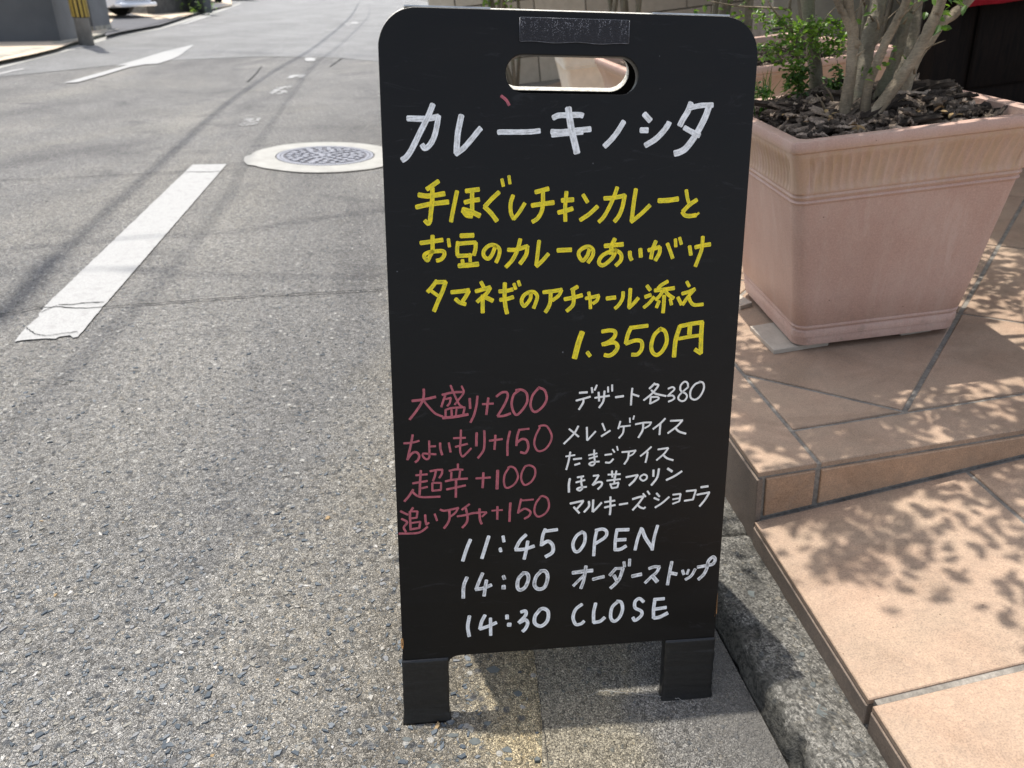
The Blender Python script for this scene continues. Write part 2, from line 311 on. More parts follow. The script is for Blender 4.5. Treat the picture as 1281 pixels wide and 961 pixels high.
k = NM('black_tape', 0.36, 0.5); f = k.noise(22, 5, 0.6, k.coord('Object', (1, 6, 1)), 0.7); g = k.noise(300, 3, 0.6); k.col(k.ramp(g, [(0.35, 0.006), (0.75, 0.013)])); k.bump(f, 0.002, 0.3); M_TAPE = k.m
k = NM('hook_fastener', 0.7, 0.3); co = k.coord('Object'); v = k.vor(620, co, 'F1', 'Distance'); nn = k.noise(60, 3, 0.6, k.coord('Object', (3.5, 0.5, 1)))
fz = k.math('MULTIPLY', k.ramp(v, [(0.16, 1.0), (0.36, 0.0)]), k.ramp(nn, [(0.42, 0.0), (0.56, 1.0)])); yy = k.sep(co)[1]
fz = k.math('MULTIPLY', fz, k.ramp(yy, [(0.905, 0.25), (0.918, 1.0)])); k.col(k.mix(fz, (0.022, 0.022, 0.026), (0.40, 0.40, 0.43))); k.bump(v, 0.001, 0.8); M_VEL = k.m
M_VELE = simple('fastener_edge_glue', (0.15, 0.155, 0.175), 0.35, 0.5, 0.5, 300)
M_CHIP = simple('bare_orange_wood', (0.40, 0.21, 0.08), 0.8, 0.3, 0.4, 200)
M_HINGE = simple('hinge_steel', (0.50, 0.50, 0.49), 0.38, 0.5, 0.2, 80, 0, 0.7)

def paint(name, c0, c1, cover0, cover1, rough=0.55):
    """marker paint: streaks along the stroke, thicker start, thinner tail, board showing through"""
    k = NM(name, rough, 0.4); uv = k.n('UVMap').outputs[0]
    mp = k.n('Mapping'); mp.inputs['Scale'].default_value = (0.10, 2.1, 1); k.l(uv, mp.inputs[0]); st = k.noise(1.0, 4, 0.6, mp.outputs[0])
    bl = k.noise(420, 4, 0.7, k.coord('Object')); s = k.sep(uv)
    mp2 = k.n('Mapping'); mp2.inputs['Scale'].default_value = (0.22, 0.5, 1); k.l(uv, mp2.inputs[0]); lg = k.noise(0.5, 3, 0.6, mp2.outputs[0])
    edge = k.ramp(k.math('ABSOLUTE', s[1]), [(0.55, 0.0), (0.92, 0.25)])
    cov = k.math('ADD', k.math('ADD', k.math('MULTIPLY', st, 0.5), k.math('MULTIPLY', bl, 0.35)), k.math('ADD', k.math('MULTIPLY', lg, 0.35), edge))
    cv = k.ramp(cov, [(0.44, cover0), (0.66, cover1)])
    c = k.mix(k.ramp(lg, [(0.35, 0.0), (0.65, 1.0)]), c0, c1); c = k.mix(1.0, c, k.ramp(st, [(0.35, 0.80), (0.65, 1.06)]), 'MULTIPLY')
    k.col(k.mix(cv, (0.02, 0.021, 0.024), c)); k.bump(st, 0.0002, 0.4); return k.m
P_WHITE = paint('white_paint_marker', (0.82, 0.82, 0.80), (0.94, 0.955, 0.96), 0.62, 1.0)
P_FADED = paint('faded_white_paint_marker', (0.76, 0.76, 0.74), (0.92, 0.92, 0.92), 0.10, 0.98)
P_CHALK = paint('fine_white_marker', (0.86, 0.85, 0.81), (0.95, 0.93, 0.88), 0.85, 1.0)
P_YELLOW = paint('yellow_paint_marker', (0.82, 0.72, 0.03), (1.0, 0.755, 0.012), 0.55, 1.0)
P_RED = paint('red_paint_marker', (0.44, 0.115, 0.14), (0.60, 0.145, 0.175), 0.55, 0.9)
PAINTS = dict(white=P_WHITE, faded=P_FADED, chalk=P_CHALK, yellow=P_YELLOW, red=P_RED)

k = NM('road_paint', 0.7, 0.35); co = k.coord('Object'); f = k.noise(24, 6, 0.7, co, 0.3); g = k.noise(300, 3, 0.7, co)
c = k.mix(k.ramp(g, [(0.32, 0.9), (0.52, 0.0)]), (0.36, 0.36, 0.352), (0.21, 0.205, 0.20)); c = k.mix(k.ramp(f, [(0.52, 0.0), (0.66, 0.65)]), c, (0.25, 0.245, 0.24)); k.col(c); k.bump(g, 0.001, 0.8); M_LINE = k.m
k = NM('patch_mortar', 0.85, 0.25); f = k.noise(9, 6, 0.65); g = k.noise(260, 3, 0.6); c = k.mix(1.0, k.ramp(f, [(0.3, (0.31, 0.305, 0.285)), (0.7, (0.40, 0.395, 0.37))]), k.ramp(g, [(0.3, 0.85), (0.7, 1.05)]), 'MULTIPLY'); k.col(c); k.bump(g, 0.001); M_MORT = k.m
k = NM('cast_iron', 0.42, 0.5); f = k.noise(90, 4, 0.7); k.col(k.ramp(f, [(0.3, (0.19, 0.19, 0.21)), (0.7, (0.29, 0.29, 0.32))])); k.b.inputs['Metallic'].default_value = 0.2; k.bump(f, 0.001); M_IRON = k.m
M_IRON2 = simple('cast_iron_recess', (0.13, 0.13, 0.145), 0.7, 0.3, 0.3, 90, 0.001, 0.3)
k = NM('crack_filler', 0.9, 0.1); k.col((0.03, 0.03, 0.03)); M_CRACK = k.m
# far side
def wallmat(name, c, var=0.12, sc_=3): return simple(name, c, 0.8, 0.25, var, sc_, 0.002)
M_GREYW = wallmat('dark_grey_render', (0.105, 0.11, 0.115)); M_GREYP = wallmat('grey_pillar_render', (0.18, 0.18, 0.18)); M_BLOCK = wallmat('light_block', (0.34, 0.32, 0.28), 0.2, 12)
M_DARKW = wallmat('sooty_block', (0.085, 0.083, 0.078), 0.3, 8); M_NAVY = simple('navy_gate', (0.02, 0.03, 0.05), 0.4, 0.5)
M_WALK = wallmat('pale_pavement', (0.56, 0.47, 0.36), 0.12, 6); M_KFAR = wallmat('far_kerb_concrete', (0.34, 0.32, 0.27), 0.35, 9); M_KDARK = wallmat('dark_kerb_face', (0.07, 0.072, 0.055), 0.4, 14)
M_POLE = simple('pole_concrete', (0.26, 0.25, 0.235), 0.8, 0.3, 0.2, 9, 0.001); M_YEL = simple('guard_yellow', (0.42, 0.29, 0.06), 0.5); M_BLK = simple('guard_black', (0.03, 0.03, 0.03), 0.5)
M_CARW = simple('white_car_paint', (0.72, 0.74, 0.78), 0.22, 0.6, 0.03); M_CARG = simple('silver_car_paint', (0.36, 0.37, 0.38), 0.25, 0.6, 0.05); M_CART = simple('teal_car_paint', (0.10, 0.15, 0.14), 0.25, 0.6, 0.05)
M_GLASS = simple('dark_window_glass', (0.012, 0.014, 0.016), 0.08, 0.6, 0.1); M_TYRE = simple('tyre_rubber', (0.02, 0.02, 0.02), 0.85); M_RIM = simple('alloy_rim', (0.5, 0.5, 0.51), 0.35, 0.5, 0.1, 20, 0, 0.7)
M_GRILL = simple('black_grille_plastic', (0.015, 0.015, 0.016), 0.5); M_PLATE = simple('number_plate_white', (0.78, 0.79, 0.78), 0.4); M_LAMP = simple('headlamp_lens', (0.55, 0.57, 0.60), 0.12, 0.6)
k = NM('beige_stone_block', 0.85, 0.25); oi = k.n('ObjectInfo'); f = k.noise(18, 6, 0.65); c = k.mix(k.ramp(f, [(0.3, 0.0), (0.7, 1.0)]), (0.58, 0.50, 0.39), (0.70, 0.61, 0.49)); c = k.mix(1.0, c, k.ramp(oi.outputs['Random'], [(0.0, 0.88), (1.0, 1.1)]), 'MULTIPLY'); k.col(c); k.bump(f, 0.003); M_BEIGE = k.m
k = NM('dark_stained_wood', 0.7, 0.12); f = k.noise(14, 6, 0.65, k.coord('Object', (6, 6, 0.6)), 0.5); k.col(k.ramp(f, [(0.3, (0.006, 0.005, 0.0045)), (0.7, (0.018, 0.012, 0.009))])); k.bump(f, 0.001); M_WOOD = k.m
M_SHADE_CANOPY = simple('shade_canopy_dark', (0.12, 0.10, 0.085), 0.8); M_REDC = simple('red_cloth', (0.42, 0.02, 0.035), 0.85, 0.2, 0.1, 60, 0.0005)
M_CABLE = simple('cable_black', (0.02, 0.02, 0.02), 0.6)
print('materials done')

# ------------------------------------------------------------------ ground and road (setting)
def sheet(name, pts, z, mat, kind='structure', parent=None, sub=0):
    me = mesh([(x, y, z) for x, y in pts], [tuple(range(len(pts)))]); o = link(name, me, mat, parent)
    if kind: tag(o, kind=kind)
    return o
sheet('ground', [(-400, -200), (400, -200), (400, 600), (-400, 600)], -0.012, simple('distant_ground', (0.14, 0.14, 0.13), 0.9))
sheet('road', [(-9, -6), (1.2, -6), (0.30, 1.2), (0.25, 7.0), (-0.9, 17.0), (-5.0, 45.0), (-30, 160), (-44, 160), (-16.5, 45), (-6.2, 9.9), (-5.1, 5.0)], 0.0, M_ASPH)
def gpoly(px, z=0.0): return [tuple(G(u, v, z)[:2]) for u, v in px]
# newer, paler asphalt beyond the cross joint
far = gpoly([(-330, 130), (200, 76.5), (330, 71), (420, 72.5)]) ; 
sheet('road_resurfacing', [far[0], far[1], far[2], far[3], (-0.1, 9.5), (-1.0, 17.0), (-5.1, 45.0), (-30, 159), (-43, 159), (-16.2, 44), (-6.6, 11.4), (-6.2, 9.6)], 0.004, M_ASPH2)
# concrete gutter in front of the kerb
gut = [tuple(G(676, 1180)[:2]), tuple(G(985 + 62, 1180)[:2]), tuple(G(985, 961)[:2]), (0.3483, 0.8851), (0.19, 1.78), (-0.6, 6.2), (-0.85, 6.2), (-0.06, 1.78), tuple(G(668, 818)[:2]), tuple(G(678, 905)[:2])]
sheet('gutter', gut, 0.004, M_GUT)

def crack(name, px, w, z=0.0052, jit=0.004, mat=None, wob=0.8):
    P = [G(u, v) for u, v in px]; P = spline(P, 10); V = []; Fc = []
    for i, p in enumerate(P):
        t = (P[min(i + 1, len(P) - 1)] - P[max(i - 1, 0)]).normalized(); nn = Vector((-t.y, t.x, 0)); o = nn * (jit * noise.noise(Vector((i * 0.9, w * 1000, 3.1)))) ; ww = w * (0.45 + wob * abs(noise.noise(Vector((i * 0.37, 5.5, w * 800)))))
        V += [(p.x + o.x + nn.x * ww, p.y + o.y + nn.y * ww, z), (p.x + o.x - nn.x * ww, p.y + o.y - nn.y * ww, z)]
    Fc = [(2 * i, 2 * i + 1, 2 * i + 3, 2 * i + 2) for i in range(len(P) - 1)]
    return tag(link(name, mesh(V, Fc), mat or M_CRACK), kind='structure')
crack('road_crack', [(-40, 400), (20, 392), (50, 386), (110, 387), (200, 381), (300, 373), (400, 368), (480, 364)], 0.0036, 0.0058, 0.010)
crack('road_crack', [(-60, 231), (0, 227), (110, 222), (210, 217), (282, 216)], 0.0042, 0.0058, 0.012)
crack('gutter_crack', [(668, 818), (673, 860), (678, 905), (690, 985)], 0.0006, 0.0075, 0.004)
crack('road_crack', [(413, 84), (420, 79), (428, 73)], 0.012, 0.0058, 0.02); crack('road_crack', [(310, 103), (320, 93), (327, 84)], 0.010, 0.0058, 0.02)
crack('pale_scratch', [(735, 876), (752, 869), (780, 871), (815, 875), (845, 878), (868, 888)], 0.0006, 0.0078, 0.003, M_MORT)

# loose and embedded chips of stone near the camera: real pieces, past counting
def chips(name, N, region, smin, smax, mat_, seed, zoff):
    rs = np.random.RandomState(seed); V = []; Fc = []; tone = []
    n = 0
    while n < N:
        u, v = rs.uniform(region[0], region[2]), rs.uniform(region[1], region[3])
        p = G(u, v)
        if p.x > -0.06 - (p.y - 0.885) * 0.18 and rs.rand() < 0.93 or p.x > 0.3 - (p.y - 0.885) * 0.18: continue
        if rs.rand() > min(1.0, (1.05 / max(0.3, p.y)) ** 1.5) : continue
        s = smin + (smax - smin) * rs.rand() ** 4.2; k_ = rs.randint(4, 7); a0 = rs.rand() * 6.28; el = rs.uniform(0.35, 0.8); ro = rs.rand() * 3.14
        tilt = (rs.rand(2) - 0.5) * 0.35; b = len(V); ring = []
        for j in range(k_):
            th = a0 + 6.283 * (j + rs.uniform(-0.4, 0.4)) / k_; q_ = s * rs.uniform(0.6, 1.2); x, y = math.cos(th) * q_, math.sin(th) * q_ * el
            x, y = x * math.cos(ro) - y * math.sin(ro), x * math.sin(ro) + y * math.cos(ro); ring.append((x, y))
        h = zoff + s * rs.uniform(0.12, 0.32)
        for x, y in ring: V.append((p.x + x, p.y + y, zoff - 0.002))
        for x, y in ring: V.append((p.x + x * 0.82, p.y + y * 0.82, h + x * tilt[0] + y * tilt[1]))
        for j in range(k_): Fc.append((b + j, b + (j + 1) % k_, b + k_ + (j + 1) % k_, b + k_ + j))
        Fc.append(tuple(range(b + k_, b + 2 * k_))); t = rs.rand(); tone += [t] * (2 * k_); n += 1
    me = mesh(V, Fc); at = me.attributes.new('tone', 'FLOAT', 'POINT'); at.data.foreach_set('value', tone)
    return tag(link(name, me, mat_), kind='stuff')
k = NM('stone_chip', 0.7, 0.3); at = k.n('Attribute', attribute_name='tone')
c = k.ramp(at.outputs['Fac'], [(0.0, (0.065, 0.08, 0.095)), (0.25, (0.10, 0.118, 0.135)), (0.48, (0.15, 0.165, 0.178)), (0.68, (0.20, 0.205, 0.21)), (0.85, (0.24, 0.23, 0.20)), (0.945, (0.34, 0.325, 0.29)), (0.98, (0.46, 0.44, 0.41)), (0.996, (0.30, 0.21, 0.11))], 'CONSTANT')
c = k.mix(1.0, c, k.ramp(k.noise(500, 4, 0.7), [(0.3, 0.7), (0.7, 1.15)]), 'MULTIPLY'); k.col(c); k.bump(k.noise(700, 3, 0.6), 0.0004); M_STONE = k.m
tag(chips('asphalt_stones', 9000, (-60, 250, 720, 1010), 0.0010, 0.0082, M_STONE, 3, 0.0002), 'small angular grey stone chips showing in the worn asphalt beside the sign', 'stones')

# centre line, worn dashes, arrow, edge line
def jag(px, step=0.05, amp=0.004, z=0.008, seed=0):
    P = [G(u, v) for u, v in px]; out = []
    for i, a in enumerate(P):
        b = P[(i + 1) % len(P)]; n = max(1, int((b - a).length / step)); d = (b - a); nn = Vector((-d.y, d.x, 0)).normalized()
        for j in range(n):
            q = a + d * (j / n) + (nn * amp * noise.noise(Vector((j * 1.7 + seed, i * 3.3, 1.0))) if j else Vector()); out.append((q.x, q.y))
    return out
def marking(name, px, step=0.03, amp=0.006, seed=0, z=0.0085):
    o = sheet(name, jag(px, step, amp, seed=seed), z, M_LINE); return o
marking('centre_line_dash', [(18.5, 429), (27, 418.5), (36, 408.5), (49, 397.5), (49, 394), (57.5, 383.5), (241, 207), (284, 206), (133, 381), (116, 401), (98, 423), (92, 424), (88, 421), (74, 423), (70, 425.5), (57, 425), (36, 426.5)], 0.012, 0.0035, z=0.0042)
def worn(quad, n, seed, smax):
    rs = random.Random(seed); P = [G(u, v) for u, v in quad]; mb = MB()
    for i in range(n):
        a, b = rs.random(), rs.random(); c_ = P[0].lerp(P[1], a).lerp(P[3].lerp(P[2], a), b); s_ = smax * rs.uniform(0.25, 1) ; m = rs.randint(7, 11); ph = rs.random() * 6
        r = [(c_.x + s_ * math.cos(j / m * 6.283 + ph) * rs.uniform(0.5, 1.15), c_.y + s_ * rs.uniform(0.9, 1.9) * 0.7 * math.sin(j / m * 6.283 + ph)) for j in range(m)]
        mb.add([(x, y, 0.0046 + i * 0.00002 + (0.004 if c_.y > 9 else 0)) for x, y in r], [tuple(range(m))])
    mb.build('worn_line_remnant', M_LINE)['kind'] = 'structure'
worn([(299, 158), (322, 158), (326, 149), (306, 149)], 60, 1, 0.017); worn([(337, 119), (357, 119), (366, 108), (346, 110)], 70, 2, 0.026); worn([(361, 98.5), (376, 98), (381, 94), (366, 94)], 34, 3, 0.036)
worn([(384, 77.5), (391, 77.5), (394, 73), (386, 73)], 24, 4, 0.07); worn([(428, 33), (441, 33), (450, 28), (436, 28)], 40, 5, 0.11)
marking('road_arrow', [(80, 104.9), (97.4, 104.1), (130, 95), (162, 85.0), (182.7, 81.4), (198, 80.6), (212, 76.2), (224, 71), (243.8, 56.3), (207, 65), (172.5, 75.6), (145, 83.4), (160, 82.2), (113.7, 95.2)], 0.08, 0.003, 31)
marking('edge_line', [(0, 94.6), (18, 90), (30, 88.0), (30, 86.4), (16, 88.6), (0, 92.4)], 0.2, 0.01, 5)
marking('edge_line', [(178, 37.3), (193, 34.2), (192, 32.5), (176, 35.8)], 0.2, 0.01, 6)
marking('edge_line', [(226, 31.8), (232, 31.4), (266, 20.4), (262, 18.4)], 0.2, 0.01, 8, 0.0125)
crack('line_break', [(74, 383), (90, 383), (105, 381), (131, 380)], 0.0034, 0.0062, 0.003); crack('line_break', [(52, 393), (60, 389), (72, 384)], 0.0022, 0.0062, 0.005); crack('line_break', [(33, 412), (45, 420), (60, 422), (75, 420), (98, 417)], 0.0022, 0.0062, 0.008); crack('line_break', [(236, 216), (250, 216.5), (266, 216), (275, 215)], 0.0025, 0.0062, 0.002)

# manhole
mc = G(407.5, 196.6); mr = (G(346.5, 198) - G(468.3, 195.5)).length / 2
man = tag(empty('manhole_cover', Matrix.Translation(mc)), 'round cast iron manhole cover with blocky relief in a pale mortar collar', 'manhole')
ring = []
for i in range(72):
    th = 2 * math.pi * i / 72; rr = mr * 1.56 * (1 + 0.035 * noise.noise(Vector((math.cos(th) * 2.2, math.sin(th) * 2.2, 9))) + (0.06 if 3.25 < th < 3.9 else 0)); ring.append((rr * math.cos(th), rr * math.sin(th)))
mbm = MB(); n = 72
mbm.add([(x, y, 0.007) for x, y in ring] + [(math.cos(2 * math.pi * i / n) * mr * 1.02, math.sin(2 * math.pi * i / n) * mr * 1.02, 0.011) for i in range(n)] + [(math.cos(2 * math.pi * i / n) * mr * 1.02, math.sin(2 * math.pi * i / n) * mr * 1.02, 0.0) for i in range(n)],
        [(i, (i + 1) % n, n + (i + 1) % n, n + i) for i in range(n)] + [(n + i, n + (i + 1) % n, 2 * n + (i + 1) % n, 2 * n + i) for i in range(n)])
mbm.build('mortar_collar', M_MORT, man)
md = MB()
def annulus(mb, r0, r1, z0, z1, n=64, mi=0):
    V = []; 
    for r, z in ((r0, z0), (r0, z1), (r1, z1), (r1, z0)): V += [(r * math.cos(2 * math.pi * i / n), r * math.sin(2 * math.pi * i / n), z) for i in range(n)]
    Fc = [(k * n + i, k * n + (i + 1) % n, ((k + 1)) * n + (i + 1) % n, (k + 1) * n + i) for k in range(3) for i in range(n)]; mb.add(V, Fc, mi)
annulus(md, mr * 0.93, mr * 0.995, 0.0, 0.012); md.build('iron_frame', M_IRON, man)
md = MB(); md.add([(mr * 0.925 * math.cos(2 * math.pi * i / 64), mr * 0.925 * math.sin(2 * math.pi * i / 64), 0.007) for i in range(64)], [tuple(range(64))]); lid = md.build('lid', M_IRON2, man)
md = MB(); annulus(md, mr * 0.86, mr * 0.915, 0.0072, 0.0115)
for ri, (r, cnt) in enumerate(((0.74, 22), (0.58, 17), (0.42, 12), (0.26, 8), (0.1, 4))):
    for i in range(cnt):
        a = 2 * math.pi * (i + 0.4 * ri) / cnt; L = mr * (0.075 if (i + ri) % 3 else 0.05); W = mr * (0.055 if i % 2 else 0.07)
        md.box((-L, -W, 0.0072), (L, W, 0.0125), 0, RZ(a + (0.8 if (i * 7 + ri) % 4 == 0 else 0)) @ T(0, 0, 0) if False else T(r * mr * math.cos(a), r * mr * math.sin(a), 0) @ RZ(a + (0.8 if (i * 7 + ri) % 4 == 0 else 1.57)))
md.build('raised_pattern', M_IRON, lid)
print('road done')

# ------------------------------------------------------------------ near kerb
KD = Vector((-0.178, 0.984, 0)).normalized(); KX = Vector((0.984, 0.178, 0)).normalized(); K0 = Vector((0.3483, 0.8851, 0))
kerb = tag(empty('kerb', Matrix(((KX.x, KD.x, 0, K0.x), (KX.y, KD.y, 0, K0.y), (0, 0, 1, 0), (0, 0, 0, 1)))), kind='structure')
def kerb_block(y0, y1, seed):
    prof = [(0.0, -0.03), (0.004, 0.014), (0.010, 0.036), (0.020, 0.047), (0.040, 0.0505), (0.070, 0.051), (0.100, 0.050), (0.150, 0.049), (0.20, 0.049)]
    prof = [Vector((a, 0, b)) for a, b in prof]; pr = []
    for a, b in zip(prof, prof[1:]):
        m = max(1, int((b - a).length / 0.006))
        for j in range(m): pr.append(a.lerp(b, j / m))
    pr.append(prof[-1]); ny = max(2, int((y1 - y0) / (0.006 if y0 < 1.2 else 0.03))); V = []
    for j in range(ny + 1):
        y = y0 + (y1 - y0) * j / ny; e = min(j, ny - j) / 1.0; drop = 0.004 * max(0, 1 - e / 2)
        for p in pr:
            q = Vector((p.x, y, p.z)); a = noise.noise(q * 22 + Vector((seed, 0, 0))); b = noise.noise(q * 75 + Vector((seed, 4, 0))); c_ = noise.noise(q * 190)
            edge = math.exp(-((p.x - 0.018) / 0.02) ** 2); chipn = max(0, noise.noise(q * 30 + Vector((9, seed, 2))) - 0.12) * edge * 0.035
            V.append((q.x + edge * (a * 0.004) + chipn, y, p.z + a * 0.0022 + b * 0.0012 + c_ * 0.0007 - drop - chipn * 0.6))
    m = len(pr); Fc = [(j * m + i, (j + 1) * m + i, (j + 1) * m + i + 1, j * m + i + 1) for j in range(ny) for i in range(m - 1)]
    Fc += [tuple(range(m)), tuple(reversed(range(ny * m, ny * m + m)))]
    Fc = [tuple(reversed(f)) for f in Fc]
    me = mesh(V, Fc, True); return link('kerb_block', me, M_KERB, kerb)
ks = [-1.2, -0.62, 0.175, 0.77, 1.37, 1.97, 2.57, 3.17, 3.77, 4.4, 5.0, 5.6]
for i in range(len(ks) - 1): kerb_block(ks[i] + 0.003, ks[i + 1] - 0.003, i * 3.7)
mb = MB(); mb.box((0.045, -1.2, -0.03), (0.19, 5.6, 0.040)); mb.build('mortar_bed', M_GROUT, kerb)
# flat stones cast in the kerb top
mb = MB(); rs = np.random.RandomState(5)
for (u, v, s) in ((958, 833, 0.011), (966, 858, 0.016), (975, 868, 0.010), (1010, 884, 0.012), (1030, 890, 0.013), (1024, 920, 0.012), (1000, 868, 0.007), (972, 905, 0.007), (1004, 818, 0.006), (940, 742, 0.009), (950, 800, 0.008), (1018, 856, 0.006), (990, 940, 0.009), (1045, 945, 0.008)):
    p = kerb.matrix_world.inverted() @ G(u, v, 0.052); k_ = 7
    if p.x < 0.052: continue
    r = [(p.x + s * (0.55 if abs(math.sin(j / k_ * 6.28)) > .6 else 0.9) * math.cos(j / k_ * 6.28 + 0.5) * rs.uniform(0.75, 1.1), p.y + s * 0.9 * math.sin(j / k_ * 6.28 + .5) * rs.uniform(0.8, 1.2)) for j in range(k_)]
    vv, ff = prism(r, 0.044, 0.0520, 0.001); mb.add(vv, ff)
kstone = NM('kerb_pebble', 0.85, 0.12); f = kstone.noise(90, 5, 0.7); kstone.col(kstone.ramp(f, [(0.3, (0.085, 0.095, 0.095)), (0.7, (0.14, 0.15, 0.143))])); kstone.bump(f, 0.0006)
mb.build('exposed_stones', kstone.m, kerb)['kind'] = 'stuff'
# stones lying in the gutter by the left leg
mb = MB()
for (u, v, s) in ((618, 838, 0.016), (648, 868, 0.010), (596, 928, 0.012), (635, 938, 0.011), (566, 920, 0.012), (545, 960, 0.014), (636, 950, 0.008), (672, 952, 0.006), (610, 905, 0.007), (510, 925, 0.009), (498, 948, 0.007), (585, 880, 0.005)):
    p = G(u, v); s *= 0.85; m_ = rs.randint(5, 7); el_ = rs.uniform(0.45, 0.8); r = [(p.x + s * math.cos(j / m_ * 6.28 + s * 300) * rs.uniform(0.55, 1.15), p.y + s * el_ * math.sin(j / m_ * 6.28 + s * 300) * rs.uniform(0.55, 1.15)) for j in range(m_)]
    vv, ff = prism(r, -0.002, 0.0008 if u < 660 else 0.0048, 0.0006); mb.add(vv, ff)
tag(mb.build('flush_stones', kstone.m), 'larger blue grey stones worn flush in the asphalt around the left foot of the sign', 'stones', kind='stuff')
print('kerb done')

# ------------------------------------------------------------------ porch
porch = MB()
LOW = -0.1025
low = lambda x, y: 0.09 * max(0.0, x)
porch.box((0.001, 0.0005, -0.30), (4.2, 6.0, -0.0032))
vv, ff = prism([(0.004, -2.6), (3.2, -2.6), (3.2, 0.004), (0.004, 0.004)], -0.4, LOW - 0.0032, 0, None); vv = [(x, y, z + (low(x, y) if z > -0.2 else 0)) for x, y, z in vv]; porch.add(vv, ff)
PB = porch.build('porch', M_GROUT, mw=PORCH.copy()); tag(PB, kind='structure')
def ptile(outline, z0=-0.010, z1=0.0, top=None, mat=M_TILE, ch=0.0016, name='tile'):
    if len(outline) < 3: return
    v, f = prism(outline, z0, z1, ch, top); me = mesh(v, f); o = link(name, me, mat, PB); return o
rect = lambda x0, x1, y0, y1: [(x0, y0), (x1, y0), (x1, y1), (x0, y1)]
ptile(rect(0.0, 0.104, 0.0, 0.72)); ptile(rect(0.0, 0.104, 0.728, 1.45)); ptile(rect(0.0, 0.104, 1.458, 2.2)); ptile(rect(0.0, 0.104, 2.208, 3.0))
for i in range(5): ptile(rect(0.1125 + i * 0.72, 0.1125 + i * 0.72 + 0.712, 0.0, 0.1015))
OX, OY, S, J = 0.3285, 0.110, 0.485, 0.010
x0, x1, y0, y1 = 0.1125, 4.15, 0.1095, 5.2
for i in range(-9, 11):
    for j in range(-9, 11):
        a0, a1 = i * S + J / 2, (i + 1) * S - J / 2; b0, b1 = j * S + J / 2, (j + 1) * S - J / 2
        q = [(OX + (a - b) * 0.70711, OY + (a + b) * 0.70711) for a, b in ((a0, b0), (a1, b0), (a1, b1), (a0, b1))]
        for A, B, Cc in ((-1, 0, -x0), (1, 0, x1), (0, -1, -y0), (0, 1, y1)):
            q = clip(q, A, B, Cc)
            if len(q) < 3: break
        if len(q) >= 3 and min(p[1] for p in q) < 4.6:
            area = abs(sum(q[t][0] * q[(t + 1) % len(q)][1] - q[(t + 1) % len(q)][0] * q[t][1] for t in range(len(q)))) / 2
            if area > 0.0015: ptile(q)
# lower landing
ly = [0.0, -0.386, -0.772, -1.158, -1.544, -1.93, -2.3]; lx = [0.0, 0.386, 0.772, 1.158, 1.544, 1.93, 2.316, 2.7]
for i in range(len(lx) - 1):
    for j in range(len(ly) - 1):
        a = 0.008 if j else 0.013
        ptile(rect(lx[i] + (0.004 if i else -0.004), lx[i + 1] - 0.004, ly[j + 1] + 0.005, ly[j] - (0.005 if j else 0.007)), LOW - 0.010, LOW, low)
def vtile(x0, x1, zb0, zb1, zt, y=-0.004, mat=M_RISER):      # tile standing on its edge, facing the street
    ch = 0.0015; y0 = y; y1 = y + 0.009
    V = [(x0, y0 + ch, zb0), (x1, y0 + ch, zb1), (x1, y0 + ch, zt), (x0, y0 + ch, zt), (x0, y1, zb0), (x1, y1, zb1), (x1, y1, zt), (x0, y1, zt), (x0 + ch, y0, zb0 + ch), (x1 - ch, y0, zb1 + ch), (x1 - ch, y0, zt - ch), (x0 + ch, y0, zt - ch)]
    Fc = [(8, 9, 10, 11), (0, 1, 9, 8), (1, 2, 10, 9), (2, 3, 11, 10), (3, 0, 8, 11), (1, 0, 4, 5), (2, 1, 5, 6), (3, 2, 6, 7), (0, 3, 7, 4)]
    return link('riser_tile', mesh(V, Fc), mat, PB)
zb = lambda x: LOW + low(x, 0) + 0.005
for a, b in ((0.0135, 0.1015), (0.1125, 0.82), (0.828, 1.4)): vtile(a, b, zb(a), zb(b), -0.0145 if zb(b) < -0.02 else -0.0145)
def stile(y0, y1, z0, z1, mat=M_SIDE, name='side_tile', x=-0.003):
    ch = 0.0015; xa = x; xb = x + 0.010
    V = [(xa + ch, y0, z0), (xa + ch, y1, z0), (xa + ch, y1, z1), (xa + ch, y0, z1), (xb, y0, z0), (xb, y1, z0), (xb, y1, z1), (xb, y0, z1), (xa, y0 + ch, z0 + ch), (xa, y1 - ch, z0 + ch), (xa, y1 - ch, z1 - ch), (xa, y0 + ch, z1 - ch)]
    Fc = [(8, 11, 10, 9), (0, 8, 9, 1), (1, 9, 10, 2), (2, 10, 11, 3), (3, 11, 8, 0), (0, 1, 5, 4), (1, 2, 6, 5), (2, 3, 7, 6), (3, 0, 4, 7)]
    return link(name, mesh(V, Fc), mat, PB)
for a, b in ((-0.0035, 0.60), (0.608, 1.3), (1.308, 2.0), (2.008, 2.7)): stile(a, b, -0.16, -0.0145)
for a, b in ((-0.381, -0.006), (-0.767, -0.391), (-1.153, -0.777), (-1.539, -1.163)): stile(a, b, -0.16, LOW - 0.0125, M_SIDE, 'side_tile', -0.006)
print('porch done')

